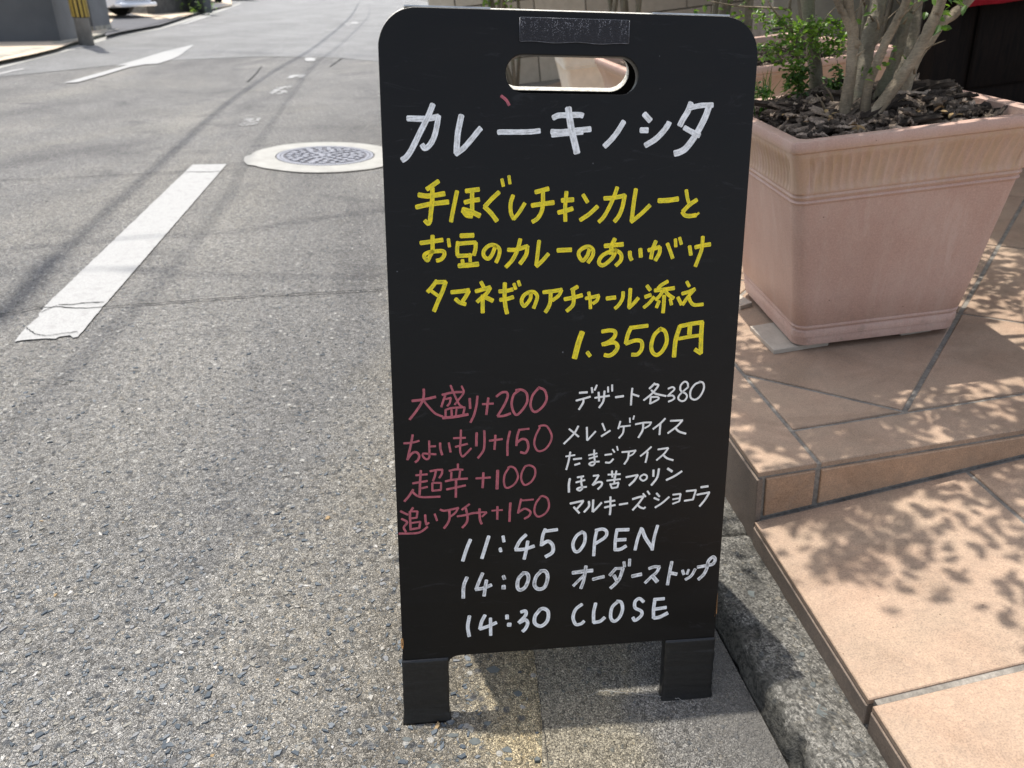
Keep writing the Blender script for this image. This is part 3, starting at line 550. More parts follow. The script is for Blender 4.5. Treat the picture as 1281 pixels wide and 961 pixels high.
# ------------------------------------------------------------------ planters
def sq_loop(h, r, z, amp=0.0, nf=0, phase=0.0, ns=150, hx=None):
    hx = hx or h; out = []
    for s in range(4):
        a = s * math.pi / 2; c0, s0 = math.cos(a), math.sin(a); r_ = r; L = (hx if s % 2 == 0 else h) ; D = (h if s % 2 == 0 else hx)
        for i in range(ns):
            t = -1 + 2 * i / ns; x = t * (L - r); fl = 0.0
            if amp: fl = -amp * abs(math.sin(math.pi * (t * 0.5 + 0.5) * nf + phase)) ** 0.8 * (1 if abs(t) < 0.96 else 0)
            y = -(D + fl); out.append((c0 * x - s0 * y, s0 * x + c0 * y, z))
        for i in range(8):
            th = -math.pi / 2 + (math.pi / 2) * i / 8; x = L - r + r * math.cos(th); y = -(D - r) + r * math.sin(th); out.append((c0 * x - s0 * y, s0 * x + c0 * y, z))
    return out
def planter(name, x, y, rot, hb, ht, H, mat, label, z0=0.012, soil=0.03, ns=150, nf=25, group=None):
    root = tag(empty(name, PORCH @ T(x, y, z0) @ RZ(rot)), label, 'planter', group)
    q = H / 0.453; e = (ht - hb)
    hw = lambda z: hb + e * 0.90 * (z / H) ** 1.08
    prof = [(hb - 0.012, 0.03, 0.0, 0), (hb, 0.030, 0.004, 0), (hw(0.026), 0.030, 0.026, 0), (hw(0.030) - 0.003, 0.030, 0.030, 0), (hw(0.034), 0.030, 0.024, 0), (hw(0.037), 0.030, 0.037, 0), (hw(0.041) - 0.003, 0.030, 0.041, 0), (hw(0.045), 0.030, 0.045, 0), (hw(0.049), 0.030, 0.049, 0), (hw(0.052) - 0.002, 0.030, 0.052, 0), (hw(0.055), 0.030, 0.055, 0)]
    for zz in (0.12, 0.2, 0.28, 0.328): prof.append((hw(zz), 0.024, zz, 0))
    prof += [(hw(0.330) + 0.002, 0.024, 0.330, 0), (hw(0.333) + 0.003, 0.024, 0.333, 0), (hw(0.337), 0.024, 0.337, 0), (hw(0.340) + 0.002, 0.024, 0.340, 0), (hw(0.344) + 0.003, 0.024, 0.344, 0), (hw(0.348), 0.024, 0.348, 0)]
    hh = hw(0.35) + 0.001
    for t in (0.0, 0.06, 0.16, 0.3, 0.45, 0.6, 0.75, 0.88, 0.96): prof.append((hh + (ht - 0.005 - hh) * t ** 1.6 + 0.001, 0.017, 0.352 + 0.076 * t, 0.0037 * min(1, 6 * t, 5 * (0.98 - t))))
    prof += [(ht - 0.006, 0.014, 0.430, 0), (ht - 0.001, 0.014, 0.433, 0), (ht, 0.014, 0.436, 0), (ht, 0.014, 0.449, 0), (ht - 0.0015, 0.014, 0.4525, 0), (ht - 0.004, 0.013, 0.453, 0), (ht - 0.022, 0.02, 0.453, 0), (ht - 0.025, 0.02, 0.451, 0), (ht - 0.027, 0.02, 0.43, 0), (ht - 0.05, 0.02, 0.36, 0)]
    V = []; n = 4 * (ns + 8)
    for i, (h, r, z, amp) in enumerate(prof): V += sq_loop(h * 1.0, r, z * q, amp, nf, -0.6 * (z - 0.35) / 0.07, ns)
    Fc = [(k * n + i, k * n + (i + 1) % n, (k + 1) * n + (i + 1) % n, (k + 1) * n + i) for k in range(len(prof) - 1) for i in range(n)]
    Fc.append(tuple(reversed(range(n)))); me = mesh(V, Fc, True); body = link('pot', me, mat, root)
    me.set_sharp_from_angle(angle=R_(40)) if hasattr(me, 'set_sharp_from_angle') else None
    L = sq_loop(ht - 0.03, 0.02, (0.453 - soil) * q, 0, 0, 0, 6); link('soil', mesh(L, [tuple(range(len(L)))]), M_SOIL, root)
    return root
P1 = planter('square_planter', 0.4330, 0.5500, -0.0632, 0.1765, 0.2425, 0.456, M_POT, 'large square pinkish terracotta planter on the step, heaped with dark bark, right behind the sign')
mb = MB(); annulus(mb, 0.0065, 0.0075, 0.0, 0.0008, 24); annulus(mb, 0.0035, 0.0042, 0.0, 0.0008, 20)
mb.build('moulded_stamp', M_POT, P1).matrix_local = T(-0.174 + 0.17, -0.1772, 0.0145) @ Matrix.Rotation(R_(84), 4, 'X')
P2 = planter('square_planter', 0.60, 1.70, 0.0, 0.31, 0.40, 0.453, M_POT, 'square terracotta planter with fluted rim standing behind the bark filled one, half hidden', ns=80, nf=26)
P3 = planter('square_planter', 0.49, 3.10, R_(-4), 0.20, 0.28, 0.453, M_CREAM, 'cream coloured square planter with fluted band, seen through the hand hole of the sign', ns=60, nf=18)
# thin slate squares under the pot corners
for i, (px_, lab) in enumerate((([(938, 413), (968, 443.5), (1036, 432.5), (1006, 402)], 'thin grey stone square slipped under the front left corner of the big planter'), ([(900, 372), (926, 388), (941, 383), (914, 366)], 'thin grey stone square under the rear left corner of the big planter'))):
    q = [tuple(FZ(u, v, 0.0)[:2]) for u, v in px_]
    if i == 0: q = [q[0], q[1], q[2], (q[2][0] + q[0][0] - q[1][0], q[2][1] + q[0][1] - q[1][1])]
    v, f = prism(q, 0.0005, 0.0105, 0.001); tag(link('stone_pad', mesh(v, f), M_PAD, None, PORCH.copy()), lab, 'stone pad', 'stone pads levelling the planter')
for (xx, yy, lab) in ((0.57, 0.40, 'thin grey stone square under the front right corner of the big planter'), (0.58, 0.67, 'thin grey stone square under the rear right corner of the big planter')):
    v, f = prism(rect(xx - 0.08, xx - 0.01, yy - 0.01, yy + 0.06), 0.0005, 0.0105, 0.001); tag(link('stone_pad', mesh(v, f), M_PAD, None, PORCH.copy()), lab, 'stone pad', 'stone pads levelling the planter')

# bark flakes
def bark(name, root, half, n, zbase, mound, seed, label, smin=0.012, smax=0.05, parent=None):
    rs = random.Random(seed); V = []; Fc = []; tone = []; uv = []
    Mw = root.matrix_world
    for t in range(n):
        x, y = rs.uniform(-half, half), rs.uniform(-half, half); s = smin + (smax - smin) * rs.random() ** 2
        L, W = s * 1.25, s * rs.uniform(0.16, 0.40); m = 1 - max(abs(x), abs(y)) / half; z = zbase + mound(x, y) * min(1, m * 4) + rs.uniform(-0.008, 0.006)
        lim = half - 0.3 * s
        x = max(-lim, min(lim, x)); y = max(-lim, min(lim, y))
        M = T(x, y, z) @ RZ(rs.uniform(0, 6.28)) @ Matrix.Rotation(rs.gauss(0, 0.28), 4, 'X') @ Matrix.Rotation(rs.gauss(0, 0.22), 4, 'Y')
        nx, ny = 7, 7; b = len(V); th = rs.uniform(0.002, 0.006); curl = rs.uniform(-0.3, 0.5) * W; sd = rs.random() * 50; tn = rs.random() ** 2.0
        if rs.random() < 0.06: tn = 1.0
        for lay in (1, -1):
            for i in range(nx + 1):
                for j in range(ny + 1):
                    a = -1 + 2 * i / nx; c_ = -1 + 2 * j / ny; jag_ = 1 + 0.35 * noise.noise(Vector((a * 2 + sd, c_ * 3, lay * .2)))
                    p = Vector((a * L * 0.5 * jag_, c_ * W * 0.5 * (1 - 0.35 * a * a) * jag_, curl * c_ * c_ + lay * th * 0.5 + 0.004 * noise.noise(Vector((a * 3, c_ * 5 + sd, 2.0))) + 0.0045 * noise.noise(Vector((a * 1.5, c_ * 6 * W / 0.012 * 0.5 + sd, 7.0)))))
                    V.append(M @ p); tone.append(max(0, min(1, tn + 0.15 * noise.noise(Vector((a * 4, sd, c_ * 4)))))); uv.append((a * L * 10 + sd, c_ * W * 10))
        q = (nx + 1) * (ny + 1); idx = lambda l, i, j: b + l * q + i * (ny + 1) + j
        for i in range(nx):
            for j in range(ny): Fc.append((idx(0, i, j), idx(0, i + 1, j), idx(0, i + 1, j + 1), idx(0, i, j + 1))); Fc.append((idx(1, i, j + 1), idx(1, i + 1, j + 1), idx(1, i + 1, j), idx(1, i, j)))
        for i in range(nx): Fc.append((idx(0, i + 1, 0), idx(0, i, 0), idx(1, i, 0), idx(1, i + 1, 0))); Fc.append((idx(0, i, ny), idx(0, i + 1, ny), idx(1, i + 1, ny), idx(1, i, ny)))
        for j in range(ny): Fc.append((idx(0, 0, j), idx(0, 0, j + 1), idx(1, 0, j + 1), idx(1, 0, j))); Fc.append((idx(0, nx, j + 1), idx(0, nx, j), idx(1, nx, j), idx(1, nx, j + 1)))
    me = mesh(V, Fc); at = me.attributes.new('tone', 'FLOAT', 'POINT'); at.data.foreach_set('value', tone)
    ul = me.uv_layers.new(name='UVMap'); li = np.empty(len(me.loops), dtype=np.int32); me.loops.foreach_get('vertex_index', li); ul.data.foreach_set('uv', np.array(uv, dtype=np.float32)[li].ravel())
    o = link(name, me, M_BARK, None, Mw.copy()); tag(o, label, 'bark mulch', kind='stuff'); return o
m1 = lambda x, y: 0.026 + 0.028 * math.exp(-((x - 0.13) ** 2 + (y + 0.02) ** 2) / 0.008) + 0.018 * math.exp(-((x + 0.05) ** 2 + (y - 0.06) ** 2) / 0.01) + 0.01 * noise.noise(Vector((x * 14, y * 14, 0)))
bark('bark_mulch', P1, 0.205, 1250, 0.428, m1, 11, 'heap of dark split bark flakes filling the large planter around the stems', 0.010, 0.060)
bark('bark_mulch', P1, 0.185, 34, 0.440, m1, 12, 'broad weathered slabs of bark lying on top of the mulch in the large planter', 0.05, 0.10)
bark('bark_mulch', P2, 0.32, 350, 0.425, lambda x, y: 0.012, 13, 'dark bark flakes filling the second planter behind')

# ------------------------------------------------------------------ potted tree, stems traced over the pot
def stem(parent, px_, yb, yt, w0, w1, name='stem', mat=M_STEM, up=None, seed=1, wob=0.25):
    """px_: base to top in the photograph; depth goes from yb to yt in the porch frame"""
    P = []
    for i, (u, v) in enumerate(px_): P.append(FY(u, v, yb + (yt - yb) * i / (len(px_) - 1)))
    d = (P[-1] - P[-2]).normalized()
    ext = up or [(0.25, 0.0), (0.55, 0.02), (0.9, -0.02)]
    base_n = len(P)
    for L, sway in ext: P.append(P[base_n - 1] + Vector((d.x * L * 0.8 + sway, d.y * L * 0.8 + sway, max(0.5, d.z) * L)))
    P[0] = P[0] + (P[0] - P[1]).normalized() * 0.03
    Q = spline(P, 7); mb = MB(); k_ = len(Q); dist = (PINV @ CAM - P[0]).length; sc_ = dist / F_PX
    tube(mb, Q, lambda t: 0.74 * (w0 + (w1 - w0) * min(1, t * 1.7)) * 0.5 * sc_ * (1.35 - 0.35 * min(1, t * 14)) * (1 - 0.45 * max(0, t - 0.55)), 14, 0, wob, seed=seed)
    mb.build(name, mat, parent, smooth=True); return Q
tree = tag(empty('potted_tree', PORCH.copy()), 'multi stemmed small tree with smooth grey stems growing from the bark filled planter', 'tree')
def tp(o): o.matrix_parent_inverse = Matrix.Identity(4)
ST = []
ST.append(stem(tree, [(1055, 149), (1061, 112), (1066, 75), (1067, 40), (1061, 6)], 0.47, 0.50, 17, 13, seed=1))
ST.append(stem(tree, [(1072, 145), (1077, 106), (1082, 70), (1092, 34), (1100, 0)], 0.53, 0.60, 25, 21, mat=M_STEM2, seed=2))
ST.append(stem(tree, [(1083, 134), (1086, 108), (1097, 79), (1109, 50), (1125, 20), (1136, -4)], 0.46, 0.46, 13, 11, seed=3))
ST.append(stem(tree, [(1079, 158), (1095, 140), (1112, 118), (1134, 87), (1154, 53), (1168, 24), (1178, -3)], 0.42, 0.44, 18, 15, seed=4))
ST.append(stem(tree, [(1100, 120), (1112, 92), (1124, 62), (1134, 22), (1138, -3)], 0.55, 0.58, 16, 13, mat=M_STEM2, seed=5, wob=0.5))
ST.append(stem(tree, [(1117, 112), (1125, 88), (1137, 60), (1145, 28), (1148, -3)], 0.60, 0.66, 15, 14, mat=M_STEM2, seed=6))
ST.append(stem(tree, [(1126, 136), (1138, 90), (1150, 66), (1160, 54), (1176, 31), (1196, 15), (1214, -4)], 0.50, 0.52, 16, 13, seed=7))
ST.append(stem(tree, [(1078, 118), (1080, 60), (1084, -3)], 0.66, 0.70, 9, 8, mat=M_STEM2, seed=8))
ST.append(stem(tree, [(1021, 118), (1019, 80), (1014, 40), (1010, -3)], 0.70, 0.74, 19, 17, mat=M_STEM2, seed=9))
ST.append(stem(tree, [(1065, 40), (1056, 18), (1046, -4)], 0.49, 0.50, 10, 8, seed=10))
mb = MB()      # broken twigs and thorns
for (u, v, du, dv) in ((1072, 70, 10, -8), (1099, 36, -4, -14), (1144, 92, -3, -12), (1033, 140, -12, -22), (1130, 30, 5, -9), (1168, 22, 6, 4), (1042, 126, -10, -18)):
    a = FY(u, v, 0.47); b = FY(u + du, v + dv, 0.46); tube(mb, [a, a.lerp(b, .5) + Vector((0.002, 0, 0.001)), b], lambda t: 0.0028 * (1 - 0.75 * t), 6)
mb.build('broken_twigs', M_STEM, tree, smooth=True)['kind'] = 'stuff'

def leaves(centres, n, spread, smin, smax, seed, droop=0.4):
    """many small pointed leaves; centres: porch frame points"""
    rs = random.Random(seed); V = []; Fc = []; tone = []
    for t in range(n):
        c_ = rs.choice(centres); g_ = lambda: max(-1.7, min(1.7, rs.gauss(0, 1)))
        p = Vector(c_) + Vector((g_(), g_(), g_())) * spread
        s = rs.uniform(smin, smax); w = s * rs.uniform(0.45, 0.62); b = len(V)
        M = T(*p) @ RZ(rs.uniform(0, 6.28)) @ Matrix.Rotation(rs.gauss(0, droop), 4, 'X') @ Matrix.Rotation(rs.gauss(0, droop), 4, 'Y')
        for q in ((0, 0, 0), (0.28 * s, w * 0.42, 0.10 * w), (0.28 * s, -w * 0.42, 0.10 * w), (0.36 * s, 0, -0.02 * s), (0.68 * s, w * 0.40, 0.06 * w), (0.68 * s, -w * 0.40, 0.06 * w), (s, 0, -0.10 * s)): V.append(M @ Vector(q))
        Fc += [(b, b + 3, b + 1), (b, b + 2, b + 3), (b + 3, b + 6, b + 4, b + 1), (b + 3, b + 2, b + 5, b + 6)]; tone += [rs.random()] * 7
    me = mesh(V, Fc); at = me.attributes.new('tone', 'FLOAT', 'POINT'); at.data.foreach_set('value', tone); return me
# crown, above the picture: clumps on the stem ends
rs = random.Random(21); cl = []
for q in ST:
    for t in (0.78, 0.9, 1.0):
        e = q[int(t * (len(q) - 1))]
        for j in range(3): cl.append(e + Vector((rs.gauss(0, 0.15), rs.gauss(0, 0.15), rs.gauss(0.1, 0.12))))
while len(cl) < 30 + 95:
    x, y = rs.uniform(0.03, 1.7), rs.uniform(-0.33, 1.25)      # where the shade of a clump lands on the steps
    if x < 0.22 and -0.34 < y < -0.06 and rs.random() < 0.85: continue
    if y < -0.22 and (x < 0.20 or rs.random() < 0.4): continue
    if y < 0.02 and x < 0.5 and rs.random() < 0.25: continue
    if 0.0 < y < 0.30 and rs.random() < 0.5: continue
    h = rs.uniform(1.5, 2.4); cl.append(Vector((x - 0.02 * h, y + 0.292 * h, h)))
def sunny(c_):
    for X, Y, Z, r in ((0.60, 0.50, 0.46, 0.25), (0.48, 0.42, 0.75, 0.14), (0.22, 0.70, 0.7, 0.10)):
        if (c_.x + 0.02 * (c_.z - Z) - X) ** 2 + (c_.y - 0.292 * (c_.z - Z) - Y) ** 2 < r * r: return True
    xs, ys = c_.x + 0.02 * c_.z, c_.y - 0.292 * c_.z
    return xs < 0.03 or (ys < -0.33) or (xs < 0.24 and -0.36 < ys < -0.10)
cl = [c_ for c_ in cl if not sunny(c_)]
o = link('crown', leaves(cl, 8200, 0.075, 0.024, 0.042, 4), M_LEAF, tree); o['kind'] = 'stuff'
mb = MB()
for i in range(26):
    q = rs.choice(ST); a = q[int(rs.uniform(0.75, 1) * (len(q) - 1))]; b = rs.choice(cl)
    tube(mb, [a, a.lerp(b, .5) + Vector((0, 0, 0.05)), b], lambda t: 0.006 * (1 - 0.6 * t), 6)
mb.build('branches', M_STEM, tree, smooth=True)['kind'] = 'stuff'
L_ = [FY(u, v, 0.46) for u, v in ((1174, 37), (1178, 42), (1160, 2), (1195, 4))]
link('leaf_tuft', leaves(L_[:2], 7, 0.006, 0.02, 0.028, 9, 0.8), M_LEAF2, tree)['kind'] = 'stuff'
link('leaf_tuft', leaves(L_[2:], 12, 0.010, 0.02, 0.03, 10, 0.8), M_LEAF, tree)['kind'] = 'stuff'

bush = tag(empty('climbing_shrub', PORCH.copy()), 'small twiggy shrub with tiny bright leaves, back left of the large planter', 'shrub')
mb = MB(); BY_ = 0.72
def twig(mb, px_, y, w, d=0.0): 
    P = [FY(u, v, y + d * i) for i, (u, v) in enumerate(px_)]; tube(mb, spline(P, 5), lambda t: w * (1 - 0.6 * t), 7, 0, 0.2)
twig(mb, [(1004, 130), (1000, 100), (1003, 84), (995, 66), (990, 40), (988, 10), (990, -6)], 0.70, 0.0062)
twig(mb, [(1003, 84), (1012, 66), (1022, 44), (1035, 20), (1052, 4)], 0.69, 0.0028)
twig(mb, [(988, 40), (975, 22), (965, 9), (958, -4)], 0.69, 0.003); twig(mb, [(990, 12), (960, 10), (925, 8), (890, 2)], 0.70, 0.0028)
twig(mb, [(996, 66), (975, 60), (952, 66)], 0.68, 0.002); twig(mb, [(1000, 96), (985, 112), (970, 124)], 0.68, 0.002); twig(mb, [(1047, 120), (1050, 95), (1047, 75)], 0.62, 0.002)
mb.build('twigs', M_STEM, bush, smooth=True)
cB = [FY(u, v, y) for u, v, y in ((964, 30, .7), (975, 22, .69), (985, 32, .7), (980, 45, .68), (992, 40, .68), (1003, 36, .69), (990, 55, .67), (975, 60, .68), (1000, 62, .67), (1012, 50, .67), (1022, 40, .68), (1030, 35, .69), (1040, 32, .69), (1050, 35, .69), (1055, 45, .69), (1045, 50, .68), (1032, 55, .68), (1020, 60, .66), (1015, 30, .68), (960, 62, .69), (952, 66, .69), (990, 80, .68), (1000, 88, .67), (1036, 66, .67), (1050, 62, .67), (998, 100, .67), (990, 110, .66), (1005, 75, .66), (950, 20, .7), (968, 75, .68))]
link('small_leaves', leaves(cB, 1000, 0.0090, 0.008, 0.017, 17, 0.6), M_LEAF, bush)['kind'] = 'stuff'
cB = [FY(u, v, y) for u, v, y in ((995, 96, .66), (1000, 106, .66), (1004, 116, .66), (1006, 92, .67), (985, 88, .67), (988, 100, .66), (1046, 88, .61), (1050, 100, .61), (1044, 112, .61), (1040, 104, .61), (950, 110, .68), (955, 120, .68))]
link('lower_leaves', leaves(cB, 380, 0.0080, 0.009, 0.016, 18, 0.6), M_LEAF2, bush)['kind'] = 'stuff'
mb = MB(); rs = random.Random(19); tips = []
for i in range(16):
    q = rs.choice(ST[:8]); a = q[rs.randint(6, max(7, len(q) // 2))]; d = Vector((rs.gauss(0, 0.05), rs.gauss(-0.01, 0.04), rs.uniform(0.02, 0.10))); b = a + d
    tube(mb, [a, a.lerp(b, 0.5) + Vector((rs.gauss(0, .006), 0, 0.004)), b], lambda t: 0.0022 * (1 - 0.7 * t), 6)
    if i % 2: tips += [b, a.lerp(b, 0.7)]
mb.build('side_twigs', M_STEM, tree, smooth=True)['kind'] = 'stuff'
link('side_leaves', leaves(tips, 60, 0.012, 0.009, 0.02, 23, 0.7), M_LEAF, tree)['kind'] = 'stuff'
k = NM('dead_leaf', 0.7, 0.2); at = k.n('Attribute', attribute_name='tone'); k.col(k.mix(at.outputs['Fac'], (0.16, 0.09, 0.045), (0.36, 0.25, 0.12))); M_DEAD = k.m
litter = leaves([Vector((0.4251 + rs.uniform(-.19, .19), 0.5471 + rs.uniform(-.19, .19), 0.478)) for i in range(40)], 46, 0.006, 0.010, 0.022, 41, 0.25)
tag(link('leaf_litter', litter, M_DEAD, None, PORCH.copy()), 'dry brown leaf scraps scattered over the bark in the large planter', 'leaf litter', kind='stuff')
grass = MB(); rs = random.Random(8)
for i in range(26):
    a = FZ(rs.uniform(944, 962), rs.uniform(125, 150), 0.45); h = rs.uniform(0.03, 0.09); dx, dy = rs.uniform(-.02, .03), rs.uniform(-.02, .02); w = 0.0013
    P = [a, a + Vector((dx * .4, dy * .4, h * .6)), a + Vector((dx, dy, h))]
    grass.add([P[0] + Vector((-w, 0, 0)), P[0] + Vector((w, 0, 0)), P[1] + Vector((w, 0, 0)), P[1] + Vector((-w, 0, 0)), P[2]], [(0, 1, 2, 3), (3, 2, 4)])
og = grass.build('grass_blades', M_LEAF2, mw=PORCH.copy()); tag(og, 'thin green grass blades at the left rim of the large planter', 'grass', kind='stuff')

# shrubs in the second planter and further back, their stems show above the sign
def shrub(name, x, y, z, h, n, seed, label, mat, spread=0.16, nl=700, ls=(0.014, 0.026), zl=0.3):
    root = tag(empty(name, PORCH @ T(x, y, z)), label, 'shrub', 'shrubs behind the sign'); rs = random.Random(seed); tips = []
    for i in range(n):
        a = Vector((rs.gauss(0, 0.05), rs.gauss(0, 0.05), 0)); d = Vector((rs.gauss(0, spread), rs.gauss(0, spread), h * rs.uniform(.8, 1.1))); P = [a, a + d * 0.35 + Vector((rs.gauss(0, .03), 0, 0)), a + d * 0.7 + Vector((rs.gauss(0, .04), 0, 0)), a + d]
        Q = spline(P, 5); mb = MB(); tube(mb, Q, lambda t: 0.014 * (1 - 0.6 * t), 8, 0, .25, seed=i); mb.build('stem', mat, root, smooth=True)
        tips += [p for p in Q if p.z > zl]
        for t in range(3): tips.append(rs.choice(Q[len(Q) // 2:]) + Vector((rs.gauss(0, .1), rs.gauss(0, .1), rs.gauss(0, .08))))
    o = link('foliage', leaves(tips, nl, 0.05, ls[0], ls[1], seed, 0.6), M_LEAF, root); o['kind'] = 'stuff'; return root
shrub('leafy_shrub', 0.50, 1.55, 0.44, 1.0, 5, 31, 'thin stemmed leafy shrub growing in the half hidden second planter', M_STEM2, 0.10, 1000, zl=0.08)
shrub('leafy_shrub', 0.86, 1.75, 0.44, 1.0, 4, 32, 'leafy shrub at the right side of the second planter, stems above the sign edge', M_STEM2, 0.09, 350, zl=0.5)
shrub('leafy_shrub', 0.56, 3.10, 0.44, 1.3, 6, 33, 'shrub with grey stems standing in the cream planter', M_STEM2, 0.14, 600, zl=0.5)
shrub('leafy_shrub', 0.15, 4.7, 0.0, 1.7, 7, 34, 'tall shrub at the far left end of the porch above the sign corner', M_STEM2, 0.22, 1100, (0.03, 0.05), 0.6)
shrub('leafy_shrub', 1.55, 2.6, 0.0, 1.7, 5, 35, 'tall shaded shrub against the block wall behind the potted tree', M_STEM2, 0.12, 400, zl=1.3)

# ------------------------------------------------------------------ house behind the porch
wall = tag(empty('block_wall', PORCH @ T(-0.35, 5.3, 0)), 'beige stone block wall closing the back of the porch behind the planters', 'wall')
mb = MB(); mb.box((0, 0.03, -0.3), (4.6, 0.22, 3.0)); mb.build('wall_core', M_GROUT, wall)
bw, bh = 0.40, 0.20
for r in range(13):
    for c_ in range(12):
        xa = c_ * bw - (bw / 2 if r % 2 else 0); xb = xa + bw - 0.010; xa = max(xa, 0); xb = min(xb, 4.6)
        if xb - xa < 0.03: continue
        dp = rnd.uniform(0.0, 0.006); mb = MB(); mb.box((xa, dp, r * bh), (xb, 0.029, r * bh + bh - 0.010)); mb.build('stone_block', M_BEIGE, wall)
for o in [x for x in COL.objects if x.name.startswith('stone_block')]: pass
wall2 = tag(empty('side_wall', PORCH @ T(1.30, 2.95, 0)), 'beige block wall behind the potted tree stems, shade put into its grey green colour', 'wall')
M_SHW = simple('shade_toned_block', (0.36, 0.34, 0.28), 0.85, 0.25, 0.15, 12, 0.002)  # the beige wall continued, its shade mixed into this darker colour
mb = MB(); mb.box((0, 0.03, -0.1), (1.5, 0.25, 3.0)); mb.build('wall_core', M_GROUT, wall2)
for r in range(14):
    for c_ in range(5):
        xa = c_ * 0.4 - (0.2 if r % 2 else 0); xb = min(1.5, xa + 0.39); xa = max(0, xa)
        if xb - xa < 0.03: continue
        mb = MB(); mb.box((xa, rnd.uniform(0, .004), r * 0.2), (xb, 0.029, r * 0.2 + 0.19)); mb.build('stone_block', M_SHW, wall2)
door = tag(empty('panelled_door', PORCH @ T(1.70, 2.22, 0)), 'very dark stained wooden entrance with recessed panels in deep shade at the right', 'door')
mb = MB(); mb.box((-0.0, 0.0, 0), (0.10, 0.12, 2.35)); mb.box((0.10, 0.0, 2.2), (2.4, 0.12, 2.35)); mb.build('door_frame', M_WOOD, door)
mb = MB(); mb.box((0.10, 0.05, 0.0), (2.4, 0.09, 2.2)); mb.build('door_leaf', M_WOOD, door)
for i in range(3):
    for j in range(4):
        mb = MB(); mb.box((0.20 + i * 0.72, 0.030, 0.12 + j * 0.52), (0.84 + i * 0.72, 0.049, 0.52 + j * 0.52)); mb.build('door_panel', M_WOOD, door, bevel=0.012)
cloth = MB(); V = []; nxx = 40
for i in range(nxx + 1):
    for j in range(9):
        x = i / nxx * 1.5; V.append((x, 0.012 * math.sin(x * 26) + 0.006 * math.sin(x * 61 + j), -j * 0.09))
cloth.add(V, [(i * 9 + j, i * 9 + j + 1, (i + 1) * 9 + j + 1, (i + 1) * 9 + j) for i in range(nxx) for j in range(8)])
oc = cloth.build('red_curtain', M_REDC, mw=PORCH @ T(1.72, 2.12, 1.0 + 0.19), smooth=True); tag(oc, 'hem of a red cloth hanging across the dark entrance at the top right corner', 'curtain')
sm_ = oc.modifiers.new('thickness', 'SOLIDIFY'); sm_.thickness = 0.003
can = tag(empty('added_shade_canopy', PORCH @ T(0.98, 1.12, 2.45)), 'flat dark canopy over the shop entrance, above the picture, placed to shade the porch', 'canopy')  # unseen slab, placed and sized for the shade on the right of the step
mb = MB(); mb.box((0, 0, 0), (3.6, 4.2, 0.14)); mb.build('slab', M_SHADE_CANOPY, can)
mb = MB(); mb.box((3.4, -0.02, -2.8), (3.6, 4.2, -0.002)); mb.build('added_end_wall', M_BEIGE, can)
print('house done')

# ------------------------------------------------------------------ the sign
sign = tag(empty('a_frame_sign', BOARD.copy()), 'black A-frame menu board with white, yellow and red handwriting, standing at the street edge', 'sign')
def panel_mesh(th, tape=True):
    cu = bpy.data.curves.new('c', 'CURVE'); cu.dimensions = '2D'; cu.fill_mode = 'BOTH'; cu.extrude = th / 2; cu.bevel_depth = 0.0007; cu.bevel_resolution = 1; cu.offset = -0.0007
    def poly(pts):
        s = cu.splines.new('POLY'); s.points.add(len(pts) - 1)
        for p, q in zip(s.points, pts): p.co = (q[0], q[1], 0, 1)
        s.use_cyclic_u = True
    arc = lambda cx, cy, r, a0, a1, n=14: [(cx + r * math.cos(R_(a0 + (a1 - a0) * i / n)), cy + r * math.sin(R_(a0 + (a1 - a0) * i / n))) for i in range(n + 1)]
    W, H = 0.45, 0.9318
    poly([(0, 0), (0.062, 0), (0.062, 0.088)] + arc(0.078, 0.087, 0.016, 180, 90, 8) + [(0.372, 0.103), (0.377, 0.098), (0.377, 0.0), (W, 0)] + arc(W - 0.044, H - 0.044, 0.044, 0, 90) + arc(0.044, H - 0.044, 0.044, 90, 180))
    r = 0.0210; poly(arc(0.3036 - r, 0.8638, r, 90, -90) + arc(0.1452 + r, 0.8638, r, 270, 90))
    ob = bpy.data.objects.new('tmp', cu); COL.objects.link(ob); dg = bpy.context.evaluated_depsgraph_get(); me = bpy.data.meshes.new_from_object(ob.evaluated_get(dg)); bpy.data.objects.remove(ob)
    me.materials.clear(); return me
def set_edges(me, rule):
    for p in me.polygons: p.material_index = 1 if rule(p.center, p.normal) else 0
TH = 0.012
me = panel_mesh(TH); set_edges(me, lambda c, n: abs(n.z) < 0.55 and n.y > 0.25 and c.y > 0.88)
front = link('front_panel', me, [M_BLACK, M_EDGE], sign); front.matrix_local = T(0, 0, -TH / 2 - 0.0007)
me = panel_mesh(TH); set_edges(me, lambda c, n: abs(n.z) < 0.75)
back = link('back_panel', me, [M_BLACK, M_EDGE], sign)
back['label'] = 'rear leaf of the board with bare pale edges'
ANG = 27.0
back.matrix_local = T(0, 0.9318 + 0.0012, -TH - 0.001 - 0.001) @ Matrix.Rotation(R_(ANG), 4, 'X') @ T(0, -0.9318, -TH / 2)
for a, b in ((0.030, 0.128), (0.318, 0.412)):
    mb = MB(); mb.box((a, 0.9322, -0.020), (b, 0.9338, -0.001))
    for i in range(6): tube(mb, [(a + (b - a) * i / 6 + 0.0006, 0.9342, -0.0135), (a + (b - a) * (i + 1) / 6 - 0.0006, 0.9342, -0.0135)], 0.0015, 10)
    mb.build('hinge', M_HINGE, sign)
